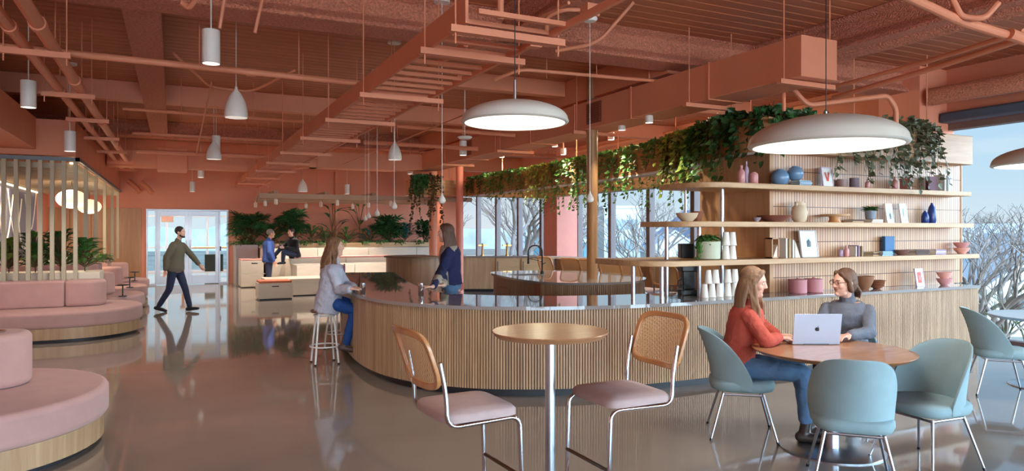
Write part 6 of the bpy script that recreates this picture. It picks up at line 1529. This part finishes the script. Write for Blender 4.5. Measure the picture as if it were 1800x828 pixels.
# --- walking man
fw = (CR * .99 - CF * .05).normalized(); rt = fw.cross(UP).normalized(); g = G(308, 0, 14.1)
pel = g + UP * .88; shc = pel + UP * .50 + fw * .05; nk = shc + UP * .09 + fw * .02; hdp = nk + UP * .14 + fw * .04
J = dict(head=hdp, neck=nk, shL=shc - rt * .19, shR=shc + rt * .19, hipL=pel - rt * .09, hipR=pel + rt * .09)
J['knL'] = pel - rt * .08 + fw * .16 - UP * .40; J['anL'] = pel - rt * .08 + fw * .26 - UP * .79; J['anL'].z = .10
J['knR'] = pel + rt * .08 - fw * .08 - UP * .42; J['anR'] = pel + rt * .08 - fw * .30 - UP * .77; J['anR'].z = .12
J['elL'] = shc - rt * .24 - UP * .24 + fw * .16; J['wrL'] = J['elL'] - UP * .19 + fw * .16; J['elR'] = shc + rt * .24 - UP * .27 - fw * .10; J['wrR'] = J['elR'] - UP * .24 - fw * .02
HB = mat('hair_black_brown', (48, 40, 40), .6, bump=.6, bscale=80)
person('man', 'bearded man in an olive sweater walking past the glass doors', J, mat('olive_sweater', (100, 94, 78), .9, bump=.3), NAVYT, HB, 'short', mat('shoe_dark', (34, 34, 44), .5), gaze=fw, vox=.011, beard=HB, loose=.024, w_=1.06, hem=-.06, foot={'L': fw + UP * .1, 'R': fw - UP * .25})
# --- standing man in blue near the steps
fw = (CR * .9 + CF * .44).normalized(); rt = fw.cross(UP).normalized(); g = G(472, 0, 18.2)
pel = g + UP * .86; shc = pel + UP * .49; nk = shc + UP * .09 + fw * .02; hdp = nk + UP * .13 + fw * .04
J = dict(head=hdp, neck=nk, shL=shc - rt * .19, shR=shc + rt * .19, hipL=pel - rt * .09, hipR=pel + rt * .09, knL=pel - rt * .1 - UP * .41 + fw * .02, knR=pel + rt * .1 - UP * .41, anL=pel - rt * .1 - UP * .77, anR=pel + rt * .1 - UP * .77 - fw * .03)
J['elL'] = shc - rt * .25 - UP * .26; J['elR'] = shc + rt * .25 - UP * .26; J['wrL'] = J['elL'] - UP * .23 + fw * .08; J['wrR'] = J['elR'] - UP * .23 + fw * .1
person('man', 'grey haired man in a blue quarter-zip standing by the steps', J, mat('royal_blue_top', (52, 76, 138), .85), NAVYT, mat('hair_grey', (130, 122, 116), .6), 'short', mat('shoe_dark', (34, 34, 44), .5), skin=SKIN2, gaze=fw, vox=.012, loose=.026, w_=1.1, hem=-.04)
# --- man seated on the steps
fw = (-CR * .55 - CF * .83).normalized(); rt = fw.cross(UP).normalized()
pel = V((0, 0, 0)); q = onY(518, 450, 20.45); pel = V((q.x, 20.42, .95)); shc = pel + UP * .44 + fw * .08; nk = shc + UP * .085 + fw * .02; hdp = nk + UP * .13 + fw * .04
J = dict(head=hdp, neck=nk, shL=shc - rt * .18, shR=shc + rt * .18, hipL=pel - rt * .09, hipR=pel + rt * .09)
J['knL'] = pel - rt * .04 + fw * .42 + UP * .10; J['knR'] = pel + rt * .08 + fw * .40 + UP * .22; J['anL'] = J['knL'] - UP * .25 + fw * .02; J['anL'].z = .80; J['anR'] = J['knR'] + fw * .18 - UP * .30 + rt * .1; J['anR'].z = .93
J['elR'] = shc + rt * .30 - UP * .22 + fw * .06; J['wrR'] = J['knR'] + rt * .10 + UP * .05; J['elL'] = shc - rt * .2 - UP * .26 + fw * .05; J['wrL'] = J['knL'] + UP * .12 - rt * .05
person('man', 'person in black sitting on the steps with legs crossed', J, mat('black_sweater', (30, 30, 36), .9), mat('dark_jeans', (44, 52, 76), .85), HB, 'short', mat('shoe_dark', (34, 34, 44), .5), gaze=fw, vox=.012, loose=.024, foot={'R': fw - UP * .3})
# ------------------------------------------------------------------ outside
GZ = -4.6
GRM = mat('winter_ground', (128, 122, 108), .9, var=.35, vscale=.12)
mb = MB(); mb.box(XF + .3, 500, -250, 450, GZ - .2, GZ); mb.box(-300, XF + .3, 32, 450, GZ - .2, GZ)
o = struct('ground', mb, GRM, smooth=0)
mb = MB(); mb.box(XF + .2, XF + .3, YN - .2, 31, GZ, 0); struct('wall_outer', mb, GRM, smooth=0)
BARK = mat('bare_bark', (150, 134, 122), .9, var=.2); BARKD = mat('bare_bark_dark', (122, 110, 102), .9, var=.2)
def tree_mesh(H_, seed, depth=6, spread=.6, thick=.16):
    rg = random.Random(seed); mb = MB()
    def grow(p, d_, L, r, k):
        q = p; pts = [p]; dd = d_
        for i in range(3):
            dd = (dd + V((rg.uniform(-.18, .18), rg.uniform(-.18, .18), rg.uniform(-.05, .12)))).normalized(); q = q + dd * L / 3; pts.append(q)
        mb.tube(pts, [r, r * .9, r * .8, r * .68], 6 if k > 3 else (4 if k > 1 else 3), caps=False)
        if k == 0: return
        n = 3 if k > 3 else 2
        for j in range(n):
            a = rg.uniform(0, 2 * PI); s_ = V((math.cos(a), math.sin(a), rg.uniform(.0, .35))) * spread
            grow(pts[-1] if j < 2 else pts[2], (dd + s_ * rg.uniform(.7, 1.3)).normalized(), L * rg.uniform(.62, .85), r * .62, k - 1)
    grow(V((0, 0, 0)), UP, H_ * .28, thick, depth); return mb
T0 = tree_mesh(8.5, 4, 6, .62, .17).build('bare_tree', BARK, loc=(0, 0, -60), smooth=60)
T1 = tree_mesh(9.5, 9, 6, .75, .2).build('bare_tree', BARKD, loc=(0, 0, -60), smooth=60)
T2 = tree_mesh(6, 14, 6, .9, .10).build('bare_tree', mat('olive_twigs', (116, 112, 84), .9, var=.2), loc=(0, 0, -60), smooth=60)
spots = [(1745, 21, 0, 1.0, 'pale bare tree closest to the big right window'), (1790, 27, 1, .95, 'bare dark tree at the right edge outside the big window'), (1712, 36, 1, 1.0, 'bare tree just right of the shelf ends'), (1775, 45, 0, 1.1, 'distant bare tree behind the closest pale tree'),
         (1728, 82, 0, 1.3, 'far bare tree above the house roofs'), (1812, 88, 1, 1.3, 'far bare tree at the right frame edge'), (1785, 24, 2, 1.0, 'olive twiggy bush low at the right window'), (1712, 27, 2, .7, 'small olive twiggy bush by the bar end outside'),
         (868, 40, 1, 1.5, 'big spreading bare tree seen through the left kitchen windows'), (826, 60, 1, 1.5, 'bare tree beyond the left-most kitchen window'), (925, 48, 0, 1.6, 'thin bare tree between mullions left of the pink column'),
         (1045, 52, 1, 1.2, 'bare tree right of the pink column outside'), (1110, 60, 0, 1.2, 'bare tree behind the cane chairs outside'), (1180, 52, 1, 1.2, 'bare tree left of the shelf unit outside'), (1215, 42, 0, .9, 'bare tree nearest the shelf unit tip outside'), (1160, 72, 1, 1.3, 'farthest bare tree beyond the kitchen')]
first = {}
for (px_, d_, k, s_, lb) in spots:
    src = (T0, T1, T2)[k]; c = G(px_, GZ, d_)
    o = src if k not in first else src.copy()
    if k in first: COL.objects.link(o)
    first[k] = 1
    o.location = c; o.rotation_euler.z = px_ * .37; o.scale = (s_, s_, s_ * (.95 if k < 2 else 1)); tag(o, lb, 'tree', 'bare trees outside')
BUSH = mat('evergreen_hedge', (96, 110, 88), .9, var=.4, vscale=.8, bump=.8, bscale=3)
def house(px_, d_, w_, h, rz, wall, roof, label):
    c = G(px_, GZ, d_); t = thing('house', label, 'house', c, rz)
    mb = MB(); mb.box(-w_ / 2, w_ / 2, -w_ * .4, w_ * .4, 0, h); mb.add([V((-w_ / 2, -w_ * .4, h)), V((w_ / 2, -w_ * .4, h)), V((0, -w_ * .4, h + w_ * .35)), V((-w_ / 2, w_ * .4, h)), V((w_ / 2, w_ * .4, h)), V((0, w_ * .4, h + w_ * .35))], [(0, 1, 2), (3, 5, 4), (0, 2, 5, 3), (1, 4, 5, 2)]); mb.build('wall', wall, t, smooth=0)
    mb = MB(); mb.bar((-w_ * .56, 0, h - w_ * .03), (0.02, 0, h + w_ * .38), w_ * .9, .15, side=(0, 1, 0)); mb.bar((w_ * .56, 0, h - w_ * .03), (-.02, 0, h + w_ * .38), w_ * .9, .15, side=(0, 1, 0)); mb.build('roof', roof, t, smooth=0)
    for i in (-1, 1):
        mb = MB(); mb.box(i * w_ * .22 - .5, i * w_ * .22 + .5, -w_ * .4 - .05, -w_ * .4, h * .45, h * .8); mb.build('window', mat('house_window', (96, 108, 122), .2), t, smooth=0)
HW = mat('house_white', (226, 226, 222), .8); HG = mat('house_grey', (190, 190, 190), .8); RG = mat('roof_snow_grey', (206, 208, 212), .9); RB = mat('roof_slate_blue', (120, 128, 148), .9)
house(1722, 62, 9, 3.4, .3, HG, RG, 'pale grey gabled house left of two outside the right window')
house(1793, 44, 8, 3.0, -.5, HW, RG, 'white gabled house right of two outside the right window')
house(1178, 80, 6, 4, -.45, HW, RG, 'small white gabled house seen through the kitchen window near the shelves')
house(1238, 92, 12, 4.5, -.2, HG, RB, 'long house with slate blue roof behind the small white house')
def block(px0, px1, d_, z0, z1, m_, label, bands=0, dep=14, m2=None):
    a, b = G(px0, GZ, d_), G(px1, GZ, d_); w_ = (b - a).length; t = thing('building', label, 'building', a, -YAW)
    mb = MB(); mb.box(0, w_, 0, dep, 0, z1 - GZ); mb.build('wall', m_, t, smooth=0)
    mb = MB(); mb.box(-.2, w_ + .2, -.2, dep, z1 - GZ, z1 - GZ + .3); mb.build('roof_edge', HG, t, smooth=0)
    for k in range(bands):
        z = 1.2 + k * 2.6; mb = MB(); mb.box(.4, w_ - .4, -.06, 0, z, z + 1.3); mb.build('window_band', m2 or mat('teal_glazing', (70, 120, 132), .2), t, smooth=0)
block(928, 962, 60, GZ, 1.2, mat('teal_cladding', (96, 146, 156), .6), 'teal clad building right beside the pink column outside', 2)
block(1000, 1034, 62, GZ, .6, mat('teal_cladding', (96, 146, 156), .6), 'teal building right of the pink column outside', 2)
block(1062, 1128, 90, GZ, 4.6, mat('office_cream', (200, 200, 192), .7), 'cream office block with long window bands in the distance', 3, m2=mat('bluish_band', (140, 160, 172), .3))
block(1128, 1200, 130, GZ, 1.6, mat('distant_slate', (140, 152, 170), .8), 'low slate blue building farthest beyond the kitchen windows', 1)
rg = random.Random(8)
for k in range(9):
    px_ = [1078, 1098, 1122, 1142, 1010, 855, 1725, 1760, 1800][k]; d_ = [37, 44, 37, 45, 70, 75, 70, 70, 70][k]; c = G(px_, GZ, d_); mb = MB()
    for j in range(26):
        a = rg.uniform(0, 2 * PI); R_ = rg.uniform(0, 1.8); mb.ell((R_ * math.cos(a), R_ * math.sin(a), rg.uniform(.6, 3.6 if k < 4 else 2.4)), rg.uniform(.4, .9), rg.uniform(.4, .9), rg.uniform(.4, .9), n=8, m=6)
    o = mb.build('evergreen_shrub', BUSH, loc=c, smooth=60); tag(o, 'muted green round shrub outside, %s of nine from the kitchen side' % (['third', 'fourth', 'fifth', 'sixth', 'second', 'first', 'seventh', 'eighth', 'ninth'][k]), 'shrub', 'evergreen shrubs outside')
# distant wooded ridge, haze put into its pale colour
mb = MB(); n = 120; vs = []
for i in range(n + 1):
    a = math.radians(-70 + 190 * i / n); R_ = 240; x, y = R_ * math.sin(a + .4), R_ * math.cos(a + .4); h = 7.5 + 2 * noise.noise(V((i * .35, 0, 0))) + 1.5 * noise.noise(V((i * 1.7, 3, 0)))
    vs += [V((x, y, GZ)), V((x, y, GZ + h)), V((x * 1.15, y * 1.15, GZ + h * .9)), V((x * 1.15, y * 1.15, GZ))]
fs = []
for i in range(n):
    for k in range(3): fs.append((4 * i + k, 4 * i + 4 + k, 4 * i + 5 + k, 4 * i + 1 + k))
mb.add(vs, fs); o = mb.build('distant_woods', mat('hazy_woods', (150, 156, 160), .95, var=.25, vscale=.15), smooth=0); tag(o, 'hazy band of bare woods on the horizon', 'woods', kind='structure')
